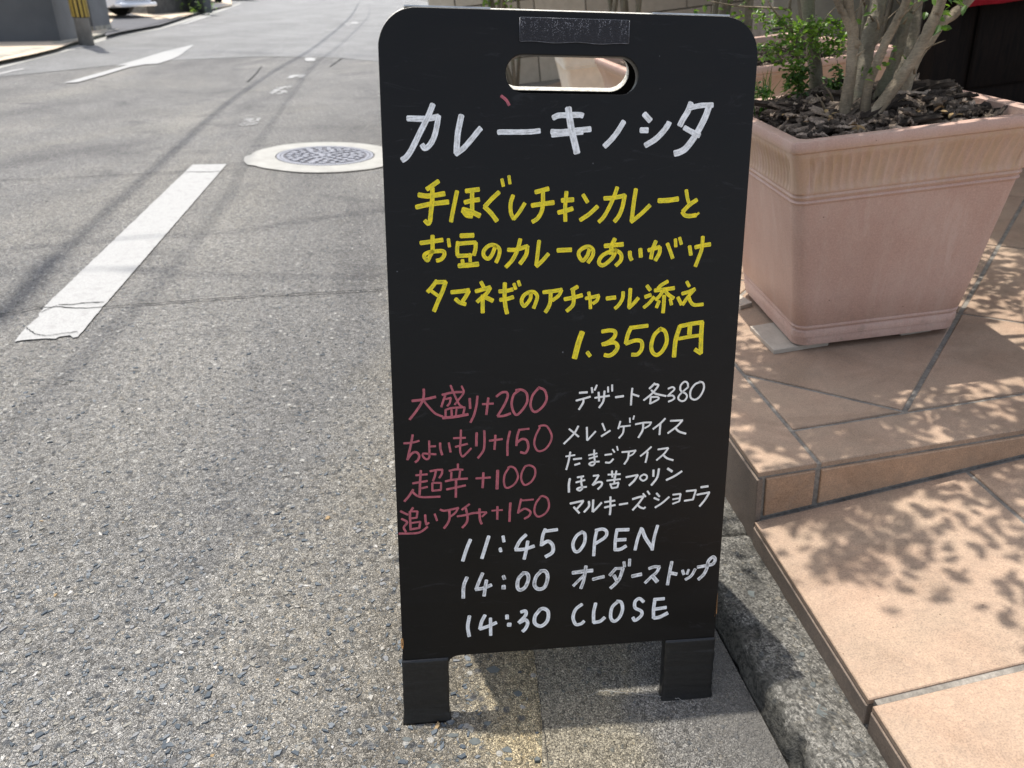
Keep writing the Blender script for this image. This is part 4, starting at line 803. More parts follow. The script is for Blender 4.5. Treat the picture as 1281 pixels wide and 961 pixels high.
# tape wound round the feet
def tape(x0, x1, y0, y1, seed, flare):
    V = []; ny, per = 26, 36
    for j in range(ny + 1):
        y = y0 + (y1 - y0) * j / ny; g = 0.0014 + 0.0006 * noise.noise(Vector((y * 60, seed, 0))) + (flare if y < 0.012 else 0) * (1 - y / 0.012)
        for i in range(per):
            th = 2 * math.pi * i / per; cxm, hw = (x0 + x1) / 2, (x1 - x0) / 2 + g; hz = TH / 2 + 0.0012 + g
            cc, ss = math.cos(th), math.sin(th); sx = math.copysign(abs(cc) ** 0.16, cc); sz = math.copysign(abs(ss) ** 0.16, ss)
            q = Vector((cxm + hw * sx, y, -TH / 2 - 0.0007 + hz * sz)); w = 0.0009 * noise.noise(Vector((q.x * 55, y * 210 + q.x * 40, seed + q.z * 90))); V.append((q.x + w, y, q.z + w * 1.2))
    Fc = [(j * per + i, j * per + (i + 1) % per, (j + 1) * per + (i + 1) % per, (j + 1) * per + i) for j in range(ny) for i in range(per)] + [tuple(reversed(range(per))), tuple(range(ny * per, ny * per + per))]
    return mesh(V, Fc, True)
for a, b, y1, s in ((0.0, 0.062, 0.101, 1), (0.377, 0.45, 0.103, 5)):
    link('leg_tape', tape(a, b, -0.001, y1, s, 0.0018), M_TAPE, front).matrix_local = T(0, 0, TH / 2 + 0.0007)
    link('leg_tape', tape(a, b, -0.001, y1, s + 3, 0.001), M_TAPE, back).matrix_local = T(0, 0, TH / 2 + 0.0007)
# fastener strip
V = []; Fc = []; nx = 30; a, b, lo, hi = 0.1618, 0.2895, 0.8990, 0.9236
for i in range(nx + 1):
    x = a + (b - a) * i / nx; dl = 0.0007 * math.sin(i * 0.5) + 0.0005 * noise.noise(Vector((i * .6, 0, 0)))
    V += [(x, lo + dl, 0.0003), (x, lo + dl, 0.0022), (x, hi, 0.0022), (x, hi, 0.0003)]
Fc = [(4 * i + j, 4 * i + 4 + j, 4 * i + 5 + j, 4 * i + 1 + j) for i in range(nx) for j in range(3)] + [(0, 1, 2, 3), (4 * nx + 3, 4 * nx + 2, 4 * nx + 1, 4 * nx)]
vel = link('hook_fastener_strip', mesh(V, Fc), M_VEL, front); vel.matrix_local = T(0, 0, TH / 2 + 0.0007)
mb = MB(); z0, z1 = 0.0002, 0.0026
P = [Vector((a + (b - a) * i / nx, lo - 0.0006 + 0.0007 * math.sin(i * 0.5), 0.0012)) for i in range(nx + 1)]; tube(mb, P, 0.0005, 6)
tube(mb, [(a - 0.0004, lo, 0.0012), (a - 0.0004, hi, 0.0012)], 0.0004, 6); tube(mb, [(b + 0.0004, lo, 0.0012), (b + 0.0004, hi, 0.0012)], 0.0004, 6); tube(mb, [(a, hi + 0.0003, 0.0012), (b, hi + 0.0003, 0.0012)], 0.0003, 6)
mb.build('glue_edge', M_VELE, vel, smooth=True)
# chipped corners
me = mesh([(0.4497, 0.176, 0.0004), (0.4515, 0.160, -0.003), (0.4522, 0.140, -0.003), (0.4475, 0.137, 0.0004), (0.4487, 0.155, 0.0004)], [(0, 1, 2, 3, 4)]); link('chipped_edge', me, M_CHIP, front).matrix_local = T(0, 0, TH / 2 + 0.0007)
me = mesh([(-0.0016, 0.134, -0.001), (0.0014, 0.137, 0.0005), (0.0022, 0.128, 0.0005), (0.0008, 0.119, 0.0005), (-0.0016, 0.122, -0.001)], [(0, 4, 3, 2, 1)]); link('chipped_edge', me, M_CHIP, front).matrix_local = T(0, 0, TH / 2 + 0.0007)

STROKES = [
('title','white',[
 '6.48:30.7,813 33.2,813 50.3,812.8 66.1,815.1;6.13:66.1,815.9 64.4,806.4 61,793.8 55.7,784.4 49.5,780 46.3,783.9;6.48:60,828.4 53.4,814 43.8,796.5 34.2,778.9 27.8,770.1 22.6,766.6',
 '6.75:92.9,816.8 90.4,806.7 88.1,795 86.3,774.8;6.06:85.7,773.8 94.6,780.3 104,790.2 112.3,800 115.3,803.2',
 '5.85:136.1,798.8 141.3,799.1 162.1,799.3 175.7,799.8 185.7,800.9',
 '6.3:201.8,815.8 208,818.4 219.6,819 233.3,819.4 237.4,818.5;6.34:199.9,800.1 208.4,799.7 220,800.5 235.9,802.4 247.1,803.5;4.3:200.5,795.7 214.8,797.2 237.6,799.4;7.92:219.7,826.6 221.6,814.9 224.4,801.1 228.8,785.2 231.2,776.2',
 '6.21:287.6,812.4 280.8,801.6 273.6,792.5 264.8,783.9',
 '6.84:312.6,821.3 320.3,813.9;6.68:309.1,803 317.6,802.9;6.53:315.7,785.6 327.9,792.9 337.3,802.1 342.4,809.2 343.9,812.2',
 '6.89:369.9,834.6 366.6,825.4 360.6,815.4 357.5,808.8;5.85:368.5,829.2 382.6,832.1 397.4,832.8;7.56:393.1,832.2 389,819.7 382.2,805.5 374.2,792.3 365.9,782.1 358.4,777.9 352.8,776.4;6.11:363.4,806.4 373.6,801.4 382.9,797.4',
]),
('smudge','red',[
 '3.38:139.8,839.1 145.5,834.8 149.1,829.1',
]),
('lineA','yellow',[
 '5.11:64.4,742.8 57.6,738.2 50.5,733.5;5.68:40.8,727 52.4,725.7 71.3,728.5;5.52:37.5,712.9 53.2,716.2 75.7,718.9;5.21:57,734.9 56.7,722.7 54.9,708.6 53.2,696.3;4.81:53.2,695.8 50.9,693.4 47.1,697.2',
 '4.77:86.3,731.2 83.2,718 80.6,706.6 78.5,695.9;5.26:97,731.6 112.6,733.5;5.28:95.4,718.4 103.7,720.3 112.7,721.7;4.98:104.3,731.2 104.1,708.4;5.97:92.8,710.2 103.6,707 113.3,702.7;5.3:92.8,708.5 97.6,703.2 104,702.2;3.86:93.8,706.6 101.6,704.6',
 '5.01:136.6,730.2 127.2,721.7 119.3,713.2;5.32:119.3,713 127.1,705.5 134,696.4;3.84:140.2,745.3 142,737.3;3.64:148.7,749.1 150,740.1',
 '4.65:153.8,726.4 150.9,717.9 151.1,706.4 154.6,698.7;4.31:154.6,698.7 161,706.3 168.1,717.4',
 '5.25:181.2,730.4 197.1,734.5;5.48:176.9,714.7 188.9,716.4 203.7,718.2;4.87:190.2,732.1 190.3,717.8 189,708.2 184,699.5 177.6,695.2',
 '5.7:213.9,720.6 227.9,721.6;5.33:209.6,706.2 219.1,708.6 227.2,711;4.7:219.2,730.7 218,715.8 218,706.2 218.4,696',
 '4.53:239.9,727.3 245.7,718.5;4.98:237.1,697.3 247.6,704.1 258.3,713.6',
 '5.13:266.6,723.1 277,723.7 292.3,726.5;4.94:292.1,726.8 289.6,712.7 285.5,702.2 280.2,695.3;4.69:282.3,736.1 278.1,724.2 272,710.6 265.7,700.1 260.4,694.9',
 '4.94:305.8,734 303.8,717.9 301.9,695.7;4.79:301.4,694.9 313.3,704.2 324.5,714.9',
 '5.86:335.4,720.4 346,720.7 360.2,722.5',
 '4.35:370,733 372.3,723 374.9,716.7;5.04:384.2,721.4 375.5,715.6 367,707.2;5.05:366.5,706.6 370.1,702.7 376.4,701.8 384.5,702.8;2.65:383.7,702.3 388.1,705.5',
]),
('lineB','yellow',[
 '5.04:41.3,670.7 54,672.3 67.9,674.3;4.84:55.9,679.2 55.5,661.7;4.68:55.7,661.2 52.1,655.4 49,649.9 45.2,655 48.7,658.8 58.6,660.7 68.4,660.6 69.3,655.7 65.2,650.8 60.1,649.4;3.89:74.8,675.3 75.9,666.1',
 '5.66:89.9,679 105.4,679.5;4.5:86.3,671.6 85.2,663.3 85.6,655.5;4.72:85.6,655 102.4,655.4;4.7:87.3,669.6 98.1,670.5 108,670.9;4.71:108,670.7 107.5,663.1 105.4,655.8;4.34:91.4,650.1 91.9,645.7;3.94:100.5,657.3 101,648;5.73:86.9,643.1 97.8,643.6 110.8,644.9',
 '4.55:131.9,666.3 127.8,656.1 122.8,651.2 117.8,654.7 117.9,661.1 123.9,666.9 130.9,667.6 136.9,662.9 136.3,655 132.8,646.7',
 '4.97:147.6,661.8 157.2,661.9 171.8,666;4.98:171.5,666 170.3,656.6 166.3,649.8 162.5,644.8;4.76:162.7,674.4 159.2,661.7 153.2,649.9 144.9,640.9',
 '4.58:186.1,672.5 184.5,658.5 182.8,642.6;4.64:183.1,641.4 190.7,648.5 197.9,656.6',
 '5.53:209.4,660.7 226.4,661.3',
 '4.66:249.8,662.8 246.9,653.9 241.4,648 236.7,653 236.5,659 242.6,663.9 249.2,664.8 254,660.8 253.7,653.8 248.2,645.4',
 '5.5:268.9,665.7 280.3,666.6 292.1,667.5;5.25:281.3,674.2 277.6,665.4 276.9,655.6;4.77:283.7,661.1 279.6,651.9 272.1,644.5 265.8,641.8 261.9,645.9 265.5,653.2 274.2,658.1 283.1,659.8 289.7,655.5 290,648 283.8,641.3',
 '4.8:301.2,658.4 301.6,652.9 303.9,648.1;5.06:314.5,661.6 315.6,651.7',
 '4.82:325,659.8 332,661.9 339.6,663.9;4.82:339.7,663.6 339.4,656.2 334.6,647.3;4.8:334.1,671.1 330.7,661.3 328.7,649.5;4.57:349.2,667.9 352.9,659.8 357.1,649.8;4.06:359.3,673.4 360.4,664.1;4.06:364.7,675.2 367.4,667.1',
 '4.6:378.4,664.6 380.7,653.6;5.12:386,663.2 395.7,665.4 405.5,666.8;4.6:395,676.2 394.6,661.9 391.4,650.7 387.5,639.4',
]),
('lineC','yellow',[
 '4.75:59.6,625.2 53.5,617.3 48.2,611.6;4.76:59.6,623.4 70.5,623.5;4.97:70.5,623.5 66.3,612.1 61.1,601.2 55.3,587.7;4.17:52.4,612.9 60.7,606.7',
 '5:77.2,610.8 89.2,611.8 99.3,613.1;4.82:98.8,612.1 95.2,605.7 91.1,599.7;4.82:82.1,602.4 87,598.2 94.5,595.6',
 '4.41:113.9,622.9 117.4,616.3;4.82:107.3,611.5 116.4,613.8 125.5,616.4;4.63:125.3,615.7 120.4,608.3 114.3,603.3 109,598.4;4.84:115.8,606.3 115.7,595.2 115.7,584.8;5.46:119.3,604 128.4,599.5',
 '4.85:136.6,611 144.7,611.4 153.4,613.3;4.87:137.6,600.4 145.7,601.3 154.1,603.7;5.04:143.5,621 143.2,604.8 144.2,592.6 146.2,583.2;4.04:154.9,620.3 157.1,613.5;4.04:160.4,623.5 162.2,617.7',
 '4.49:176.1,608.2 175.6,601.3 170.5,594.2 167.2,592.4 164.5,598.4 167.4,605.5 174.5,609.6 180.7,609.3 184.3,604.2 182.8,597.1 179.8,589.4',
 '4.7:192,609.1 204.3,610.4 215.6,612;4.31:215.1,611.6 211.6,604.7 203.7,598.7;4.72:201.3,607.7 200.9,596.7 198.4,589.6 194.9,584',
 '4.73:235.5,615.6 227.6,611.1;4.95:219.2,600 230.4,601.9 241.6,604.7;4.74:229.7,610 230.9,600.3 229.6,592.1 222.2,585',
 '4.36:246.3,600.6 254.4,602 263.6,603.9;4.16:262.9,603.4 260.8,597.7 255.7,593.9;4.14:250,608.2 251.9,597.9 252.7,587.6',
 '5.21:273.4,600.1 284.7,601.2',
 '4.38:294.4,608 294.1,600.3 289.7,592.1 284.6,587;4.59:303.7,611.9 303.4,600.1 302.8,588.7;4.64:302.4,587.5 308.8,593.3 314.6,600.1',
 '4.61:325.3,615.4 329.8,609.8;4.84:323.5,601.3 330.9,603.8;4.23:322.3,587.8 329,593.4 335.3,601.1;4.41:352.2,620.8 343.9,616 339.8,611.9;4.84:335.7,609.4 346.3,610.3 361.2,612.1;4.22:346.4,608.7 342.5,602.5 337.4,597.2;4.85:348.5,610.7 353.1,604.4 361.1,598.9;4.65:348.4,602.4 348.4,591 347.9,580.7;4.23:342,595.8 338.9,587.5;4.24:356.6,598.1 358.7,590.8',
 '4.23:377.4,619.8 381,613.9;4.46:372.2,604.7 380.9,607.1 388.8,610.6;4.25:388.3,610.3 381.2,601.9 373.3,590.5;4.46:366.8,599.9 372,590.8;4.47:380.8,600.9 384.5,593.5 389.6,590 400.9,590.6',
]),
('price','yellow',[
 '7.08:242.7,557.2 238.1,543.1 233.5,523.9',
 '4.98:250.1,531.2 253.8,526',
 '4.95:268.7,557.8 279.6,559.1 285.9,556.7 284.6,549.8 277,543.7 269.3,540.8;5.3:271.6,541.1 284.8,543.2 289.7,537.2 285.3,529.5 279.1,526.2 272.8,527',
 '5.29:306.7,562.8 302.5,552.4 300.6,541.3;4.98:306.8,561.9 328.6,564.2;5.01:300.6,541.3 313,545.2 320.9,543.5 322.1,534.8 316.9,527.1 309,526.6',
 '5.02:345.4,559.5 337.9,551.6 334.6,539.2 336.2,529.8 342.4,525.2 350.1,531 355,543.4 352,556 345.1,560',
 '5.67:371.5,562.5 366.9,544.7 365.8,522.4;5.36:371.5,562.5 386.4,565.3 402,567.3;5.69:401,567.3 400.9,551.7 401.8,526.2;5.46:401.8,526.2 393.7,531.4;6:385,563 384.8,552.1;4.44:370.8,546.2 385.9,548.6 400.2,550.2',
]),
('extraA','red',[
 '3.37:24.9,473.7 39.9,475.2 54.6,478;3.04:39.9,488.7 39.7,480.6 37.5,472.4 30.9,461.9 20.9,449.2;2.74:39.1,474 45.2,465.6 53.7,456.1 63.2,451.6',
 '2.9:63,480.6 75.7,483.1 88.4,483.5;2.75:66.9,479.7 64.4,473.1 61.5,464.6;2.43:67.2,474.7 74,476.3;2.59:73.8,476.1 72.3,469.6 69.2,465.4;2.57:73.9,492.5 76.5,485.1 79.6,477.6 84.2,467.5 88.2,464;2.42:87.8,491.3 90.4,483 84.3,474.1 78.6,467;2.6:66.9,460.5 75.4,462.8 91.3,463.1;2.61:91.3,463.1 89.6,454.4;2.77:66.9,460.6 66.7,450.7;2.77:74.5,460.4 74.7,450.4;2.28:80.9,461 79.6,451;3.59:63.1,449.8 79.2,451 95.6,453.6',
 '3.09:97.9,474.5 98.4,461.2;2.93:107.9,477.4 106.6,465.9 103.3,452.6 98.5,442.6',
 '2.7:114.2,466.4 128.4,466.8;3.06:121.8,474.4 119.2,452.4',
 '3.06:132.4,476.1 139.5,481.1 145.8,480.9 146.7,474.9 142.2,464 133.7,450;3.09:133.7,449.6 142.2,450 150.7,452.8',
 '3.07:161.8,483.3 154.7,477.4 152,465.5 154.7,454.4 159.2,450.7 166.4,457.6 172.2,467.6 171.6,478.6 165.4,483.9 157.3,483.7',
 '3.08:187.3,485.9 179.7,476.5 176.7,464.7 179,456.2 184.4,454 193.4,461.3 197.8,471.3 194.9,482.4 186.8,486.4',
]),
('extraB','red',[
 '2.62:12.5,417.6 22.5,418 32.1,420.2;2.94:24,428.5 21.1,414.3 16.2,395;2.97:16.3,395.4 22,403.2 27.7,405.1 31.5,400.3 29.8,394.4 26.1,391.3',
 '2.63:44.9,419.6 44.8,409 44.3,397.1 40.2,394.9 36.3,399.2 37.2,402.6 44.8,401.8 53.3,401;2.64:45.5,412 53.1,412.1',
 '2.97:58.8,416.1 59.1,408.4 61.1,399.8;2.82:70.1,416 72,403.2',
 '2.65:76.3,422 91.8,421.9;2.66:78.5,410.1 94.3,413.7;2.64:86.1,432.7 85.5,420.1 84.5,404.8 87.2,396.7 92.1,400.1 99.1,407.4',
 '3.29:106.3,428.1 105.7,410.2;2.92:116.2,430.5 116.5,419.3 115.1,404.3 107.6,393.4',
 '2.76:122.8,416.7 139.9,418.3;2.94:130.7,423.9 129.5,404.4',
 '2.94:149.8,428.7 146.7,413.3 146.5,395.3',
 '2.95:162,430.6 159.3,420.3 158.3,408.6;2.58:162,430.1 175.1,431.2;3.15:158.9,412.8 165.7,417.3 172.1,415.1 174,405.5 170.4,398.1 163.8,399.3',
 '2.59:189.2,432.3 183.9,421.2 182.1,409.9 186.8,400.2 196,401.7 203.2,411 204.9,421.3 199.2,432.9 192.8,435 187.8,433.8',
]),
('extraC','red',[
 '2.67:26.3,373.3 41.3,373.9;3:33,379.5 31.8,366.1 30.4,345.7;2.85:22,362.3 41.1,364.8;2.69:33.5,354.9 41,356.5;3.03:22.3,353.6 16.2,344.3 10.4,337.7;2.86:21.6,350.1 27.5,344.6 36.4,342.3 57.2,342.1;2.84:45,378.1 53.6,379.4 60.9,379.5;2.68:60.9,379.5 59.9,373.5 56.6,368.2;2.85:52.3,378.1 51,371.3 48.4,364.3;2.69:47.5,361.9 47.2,350.6;2.7:47.2,350.7 58.5,351.6;2.53:47.5,361.9 58.9,361.3;2.53:58.9,361.3 58.5,351.7',
 '2.69:81.3,386.5 81.2,379.4;2.69:69.8,377.3 78,379.1 87.9,378.2;2.69:72.6,375.4 72,365;2.7:84,376.6 82.7,365.8;2.87:64.6,363.2 77.7,365.2 93.7,365.7;2.88:65.9,351.8 77.5,353.8 90.9,356.2;3.05:78.5,363.8 77.7,340',
 '2.8:104.8,365.4 123.9,365.7;3.17:114.7,372.7 113.3,351.7',
 '3.93:133.5,375.1 133,361.2 132.5,349.1',
 '2.63:148.1,377.8 143.1,369.4 141.7,358.8 144,350.9 149.5,350.7 156.8,356.1 160.5,365.6 156.8,376.4 151.3,379.6 146.9,378.3',
 '2.63:169.6,378.7 165.5,370.2 165.1,360.6 169.7,353 178,357 183.5,366.5 182.5,376.2 176,380.4 169.8,379.2',
]),
('extraD','red',[
 '2.85:4.9,324 14.3,318.5;2.86:5.8,313.2 13,308.1 8.4,300.9 10.8,294.2;2.88:2,292.3 22.8,291.6 31.5,293.9 39.6,300;2.85:21.3,328.2 17.7,322.8;3.03:16.9,322.8 17.3,296.4;2.5:18.6,323.2 27.1,322.7;2.68:27.1,322.7 25.6,313.8;2.51:18.3,313.3 26,313.8;2.51:18.9,306.7 30.3,307.9;2.88:30.2,307.9 28.6,298.8;2.88:17.8,297.8 28.6,299',
 '3.05:36.9,317.1 37.1,309.6 38.2,302.9;2.53:38.2,302.9 41.5,305.8;2.7:49.4,317.8 52.3,308',
 '2.87:56.9,323.4 63.3,321.7 80.9,324.9;2.71:80.7,324.9 77.1,318.6 70.5,313.1;3.06:68.9,321.8 68.7,309.7 65.5,302.3 61.2,296.7',
 '2.71:95.5,329.3 85.4,321.9;2.72:79.2,312.8 92.7,314.4 99.8,316.4 108.9,316.1;3.07:90.7,323.5 92.7,313 91.7,303.7 85.7,296.2',
 '2.47:97.9,315.6 107.1,317 118.6,316.6;2.48:118.3,316.2 112.1,310.6;3.23:109,321.9 109.3,307 111.7,300.1',
 '2.29:125.5,318.5 139.8,318.7;3.05:132.9,324 132.6,305.5',
 '3.25:150.4,328.3 149.5,314.7 149.1,301.6',
 '2.87:164.8,333.1 162.5,321.9 160.7,312.9;2.49:164.8,330.9 181.5,331.8;2.89:162,315 169.9,319 177.4,314.2 175.6,308.3 169.3,304.5',
 '2.69:191.2,335.2 184.8,325.7 183,313.9 187.8,306.6 197.1,310.1 202.6,319.8 200.6,331.8 194,336 190.3,334.8',
]),
('dessertA','chalk',[
 '2.84:241,477.5 251.5,478;2.51:236.8,467.1 255.6,471.8;2.68:246.5,469.3 246,463.8 240.7,454.9;2.51:257.1,484.1 258.2,477.1;2.34:263.8,487.2 261,480.4',
 '2.52:261.7,470.1 281.2,472.4;2.69:266.5,477.5 267.4,465.6;2.69:274.3,478.9 273.1,465.4 267.7,456.5;2.35:278.8,484.3 279.2,477.2;2.35:284.2,487 284.6,478.4',
 '2.87:289.3,470 300.2,471.3',
 '2.54:311.5,481.5 310.8,470.1 310.6,458.6;2.54:312.3,473.4 320.9,470.4',
 '2.71:341.6,487.3 334.7,480.2;2.55:341.6,486 346.5,484.2 338.4,473.4 327.6,464.6;2.55:337.4,478.1 343.5,473.2 357.8,469.5;2.56:337,468.4 336.6,459.4;2.39:337,468.8 346.3,468.5 347.3,465.4 337.4,460.2',
 '2.39:360.2,479.5 366.1,481.4 368.8,478.4 364,473.4 359.9,469.3;2.4:360.8,469.7 366.7,469.9 369.5,466.4 366.2,463.5 361.4,461.7',
 '2.4:387.5,480.3 386.3,486.3 381.9,488.2 377.1,483.2 377.5,476.4 384.6,471.9 386.6,467.5 383.5,462.5 378.3,462.2 374.6,466.2 377.7,472.1 387.5,480.8',
 '2.58:403.4,487.1 396.7,484.3 391.2,475.9 391.8,466.5 398.1,463.3 404.7,467.8 409.2,477.9 407.8,485.7 402.3,487.7',
]),
('dessertB','chalk',[
 '2.55:240.5,432.2 234.8,422 221.5,408.5;2.38:228.3,428.7 241.4,417.6',
 '2.56:252,430.3 252.8,412.1;2.4:253.1,412.1 264,424.1',
 '2.39:272.7,434.7 276.8,424.8;2.58:272,417 283.7,424.5',
 '2.4:297.1,436.8 294.5,426.5;2.23:294.8,429.1 311,430.4;2.41:302.1,429.2 301.1,420.2 296,413.6;2.06:309.7,441 310.2,434.5;2.06:315.5,443.8 314.4,438.9',
 '2.41:317.7,432 329.6,433.7 339.7,433.7;2.25:339.4,433.5 336.6,429.5 330.6,426;2.76:328.4,432 327.9,423.3 322.6,413.2',
 '2.6:358.3,438.5 352,431.9 342.2,424.3;2.6:352,431.1 351.5,416.1',
 '2.61:365.6,434.9 382.7,435.1;2.62:382.2,435 374.7,426.7 362.9,417.7;2.79:372.1,425.5 378.6,419.5 388.1,416.1',
]),
('dessertC','chalk',[
 '2.24:224.4,390.8 236.8,392.2;2.58:230.4,396.6 228.3,383.6 225.4,372.1;2.59:234.9,386.4 245.9,387.2;2.6:236.8,378.4 243.8,380.2',
 '2.25:255.3,391.2 266.9,393.3;2.25:256.1,386.3 267.4,389.3;2.42:262.7,398.3 263,389.1 264.2,380.2 260.8,376.4 256.4,378.8 260.6,381.2 270.2,381.7',
 '2.43:277.6,390.6 286.9,391.5;2.62:278.6,380 284.6,379.7 289.3,384.5;2.26:287.8,398.1 290.7,393.8;2.08:293.6,402 295.1,396.3',
 '2.44:300.8,393.6 309.8,394 319.9,395.2;2.1:319.7,394.9 316,390.2 311.4,387.6;2.62:310.3,393.1 309.3,384.3 304.7,376.4',
 '2.45:341,399.4 334.5,393.3 326.4,386.8;2.63:336.3,392.4 335.4,384.4 334,377.5',
 '2.46:350.5,395.3 364.7,396.9;2.47:364.7,396.6 359.1,388.7 349.2,380.1;2.65:357.4,387.9 363.8,382.3 372.5,379',
]),
('dessertD','chalk',[
 '3.14:230.6,359.1 229.4,351.1 229.7,339.7;2.62:240.7,360.4 249.4,361.7;2.62:239,353.3 251.2,356.3;2.62:246.3,361 246.5,351.2 247.9,344.8 244.6,341.4 240.7,343.9 245.4,345.9 253.7,346.3',
 '2.63:262.5,361.6 269.7,362.1;2.63:269.8,361.9 266.5,355.6 261.7,348.4;2.82:262.4,348.6 269.2,352.3 274.4,351.6 274.1,347.1 269.3,342.1',
 '2.46:282.8,362.4 299.7,362.4;2.63:288,367.5 288.8,358.5;2.64:294.1,367.2 292.3,356.5;2.47:281.4,353.9 300,355.3;2.47:291.8,358.8 291.7,349.8;2.47:286.1,349.2 288.6,342.8;2.48:288.5,342.8 296.2,343.7;2.48:286.6,348.1 297.7,350.4;2.48:297.7,350 296.2,343.7',
 '2.65:307.8,357.6 324,360.1;3.01:324,359.9 319.3,352.1 312.5,345.4;2.49:331.3,360 328.2,357.9 327.5,354.8 331.6,351.5 336,353.5 337,357.1 335.1,359.6 331.6,360.5',
 '3.02:345.6,366.1 345.9,356.9;3.02:353.2,367.5 351.2,355 343.7,344.3',
 '3.39:365.4,367.4 372,362.8;2.87:364.4,350.9 374.9,355.7 385.7,362.6',
]),
('dessertE','chalk',[
 '3:231.8,323.2 241.1,324.9 250.1,326.3;2.83:249.6,325.8 246.3,321 241.1,315.1;2.84:236.8,317.9 244.6,308.6',
 '3.02:257.4,325 257.6,317.7 251.2,309.8;3.02:263.4,326.9 263,309.7;2.86:263.5,309.6 269.8,316.1 275,322.4',
 '2.67:279.3,322.9 293.6,324.4;2.86:279.5,315.1 294.2,318;2.85:287.1,330.2 287.7,312.4 287.1,304',
 '2.69:299.9,318.2 311.7,319.6',
 '3.05:318.2,325.2 326.3,327.6 333.2,328.6;2.88:333.2,328.1 327.5,319.3 318.9,309.2;2.7:325,317.1 329.5,312.7 334.9,310.6;2.53:335.1,310.8 336.6,312.8;2.51:332.6,332.7 336.3,327.9;2.51:338.6,336 341.9,331.1',
 '2.7:351.5,332.2 356,327.1;2.71:348.5,325.5 355.4,322.2;2.72:350.6,311.4 360.2,317.5 369.7,326',
 '2.53:374.8,328.9 385.9,329.7;2.54:385.7,329.5 384.5,318.8;2.36:375,322.1 385.4,323.6;2.37:375.2,315.6 384.5,318.8',
 '2.72:393.7,333.2 407.6,334.1;2.55:407.2,333.9 404,320.5;2.56:404.3,320.5 391.5,319.1',
 '3.09:414.3,337.9 424.5,339;2.73:409.2,327.2 427.1,329.9;2.92:426.7,329.7 421.6,319.8 414,309.8',
]),
('openA','white',[
 '4.66:96.2,278.1 91.1,265.4 85.4,247.4',
 '4.68:121,281.5 116.5,266.4 111.4,249.6',
 '4.2:140.3,280.6 141.6,272.3;6.97:136.1,260.5 137.8,260.9',
 '4.72:171.6,280.8 163.5,272.5 157.6,260.6;4.75:157,259.7 169.6,259.8 183,263.6;4.49:174.1,271.2 172,257.7 169.2,244.9',
 '4.48:198.2,287.8 194.7,278.4 193,263.6;4.49:198.8,284.6 214.8,286.2;5.02:193,264.9 202,269.5 208.4,263.3 208.3,252.9 198.9,246.6',
 '4.54:249.1,280.7 241.4,275 236.7,263.6 239.4,253 245.6,252.6 252.6,263.9 253.1,276.9 247.9,281.1',
 '4.3:269.8,282.4 267.2,267 266.3,244;4.55:268,281.9 277.8,283.3 283.4,279.1 281.8,271.3 268.6,262.3',
 '4.32:298.1,282.1 296.2,266.5 296.2,250.5;4.83:298.1,280.8 314.8,280.5;4.86:297.4,265.8 311.1,265.9;4.88:295.5,251.5 303.6,251.6 311.8,256.1',
 '4.35:332.7,282 327.8,265.9 324.8,249.2;5.12:333.4,280 339,266.6 349.6,250.3;4.36:355.4,284.3 351.5,267.2 349.3,247.7',
]),
('openB','faded',[
 '4.75:90.8,222.6 86.2,210.1 85.3,191.6',
 '4.51:112.3,227.3 107.2,215.2 102.9,203.6;4.8:102.5,203.6 113.1,204.9 124.2,209;4.54:117.4,216.5 115.5,205.4 113.9,192.9',
 '4.55:140.6,221.5 142.3,216.5;5.84:141,206.5 141,202',
 '5.07:168.6,224.2 161.4,215.5 160.2,203.6 163.9,198.7 171.1,202.8 175.3,214.5 173.5,222.6 167.1,224.3',
 '5.09:192.9,225.3 185.7,216.5 183.9,204.6 189.5,198.2 198.1,200.9 202.2,215.3 199,224.8 191.4,225.4',
 '5.51:237.2,219.9 250.6,221 265.4,221.6;4.59:255.6,228.9 254.9,217.8;4.06:254.6,216.4 245.6,207.4 238.5,199.8;4.43:254.6,217.3 252.7,206 249.2,195.2',
 '4.64:266.1,208.1 273.9,209.8 282,211.2',
 '4.45:298.4,222.8 294.1,217.6 290,212.6;4.08:297.5,222.6 308.7,222.4;4.65:308.7,222.2 304.3,207.3 298.4,199 291.6,192.7;4.84:296.1,212.2 300,204.5;4.08:309.6,232 310.8,224.3;4.08:317.7,235.6 317.5,225.4',
 '5.43:322.2,209.2 335.6,211.4',
 '4.53:346.2,219.5 353.9,221.7 361.7,220.9;4.34:361.1,220.8 357.2,212.9 349.9,206.3 341.4,197.5;5.94:351.8,207.2 359.1,198.3',
 '4.54:378.8,227.9 376.4,210.6 374.3,192.4;5.17:378.3,210.5 387.1,208.2',
 '4.18:395.2,213.6 397.5,207;3.79:404.2,214.1 402,207.1;4.19:413.8,214.4 408.5,204.4 400.3,198.8',
 '4.79:417.1,217.1 429.7,218.8 439.3,220.7 442.2,227.7 438.5,231.5 432.2,225.3 430.9,215.2 426.8,205.2 419.3,197.7',
]),
('openC','white',[
 '4.86:93.4,163.5 90.8,147.2 92.7,132',
 '4.88:114.9,163.2 110.3,153.8 107.7,142.4;4.91:107.7,142.4 118.7,145.7 130.7,150.6;4.38:122.5,158 122.6,131.3',
 '5.17:145.6,160.9 145.6,155.4;6.24:146.9,146.2 150.8,145.9',
 '4.92:165.2,164.6 171.4,165.5 171.4,158.7 162.2,148.2;4.95:162.9,148.1 171.5,151.8 174.6,146.1 171.5,138.1 167.6,134',
 '5.2:192.3,166.9 185,156.3 185.1,145.3 193.8,140.5 202.4,148.1 203.5,161.7 197.2,167.6 190.8,166.1',
 '4.72:251.5,170.4 242.7,163.1 239.2,151 243.2,139.7 250.8,139.8 255.2,143.6',
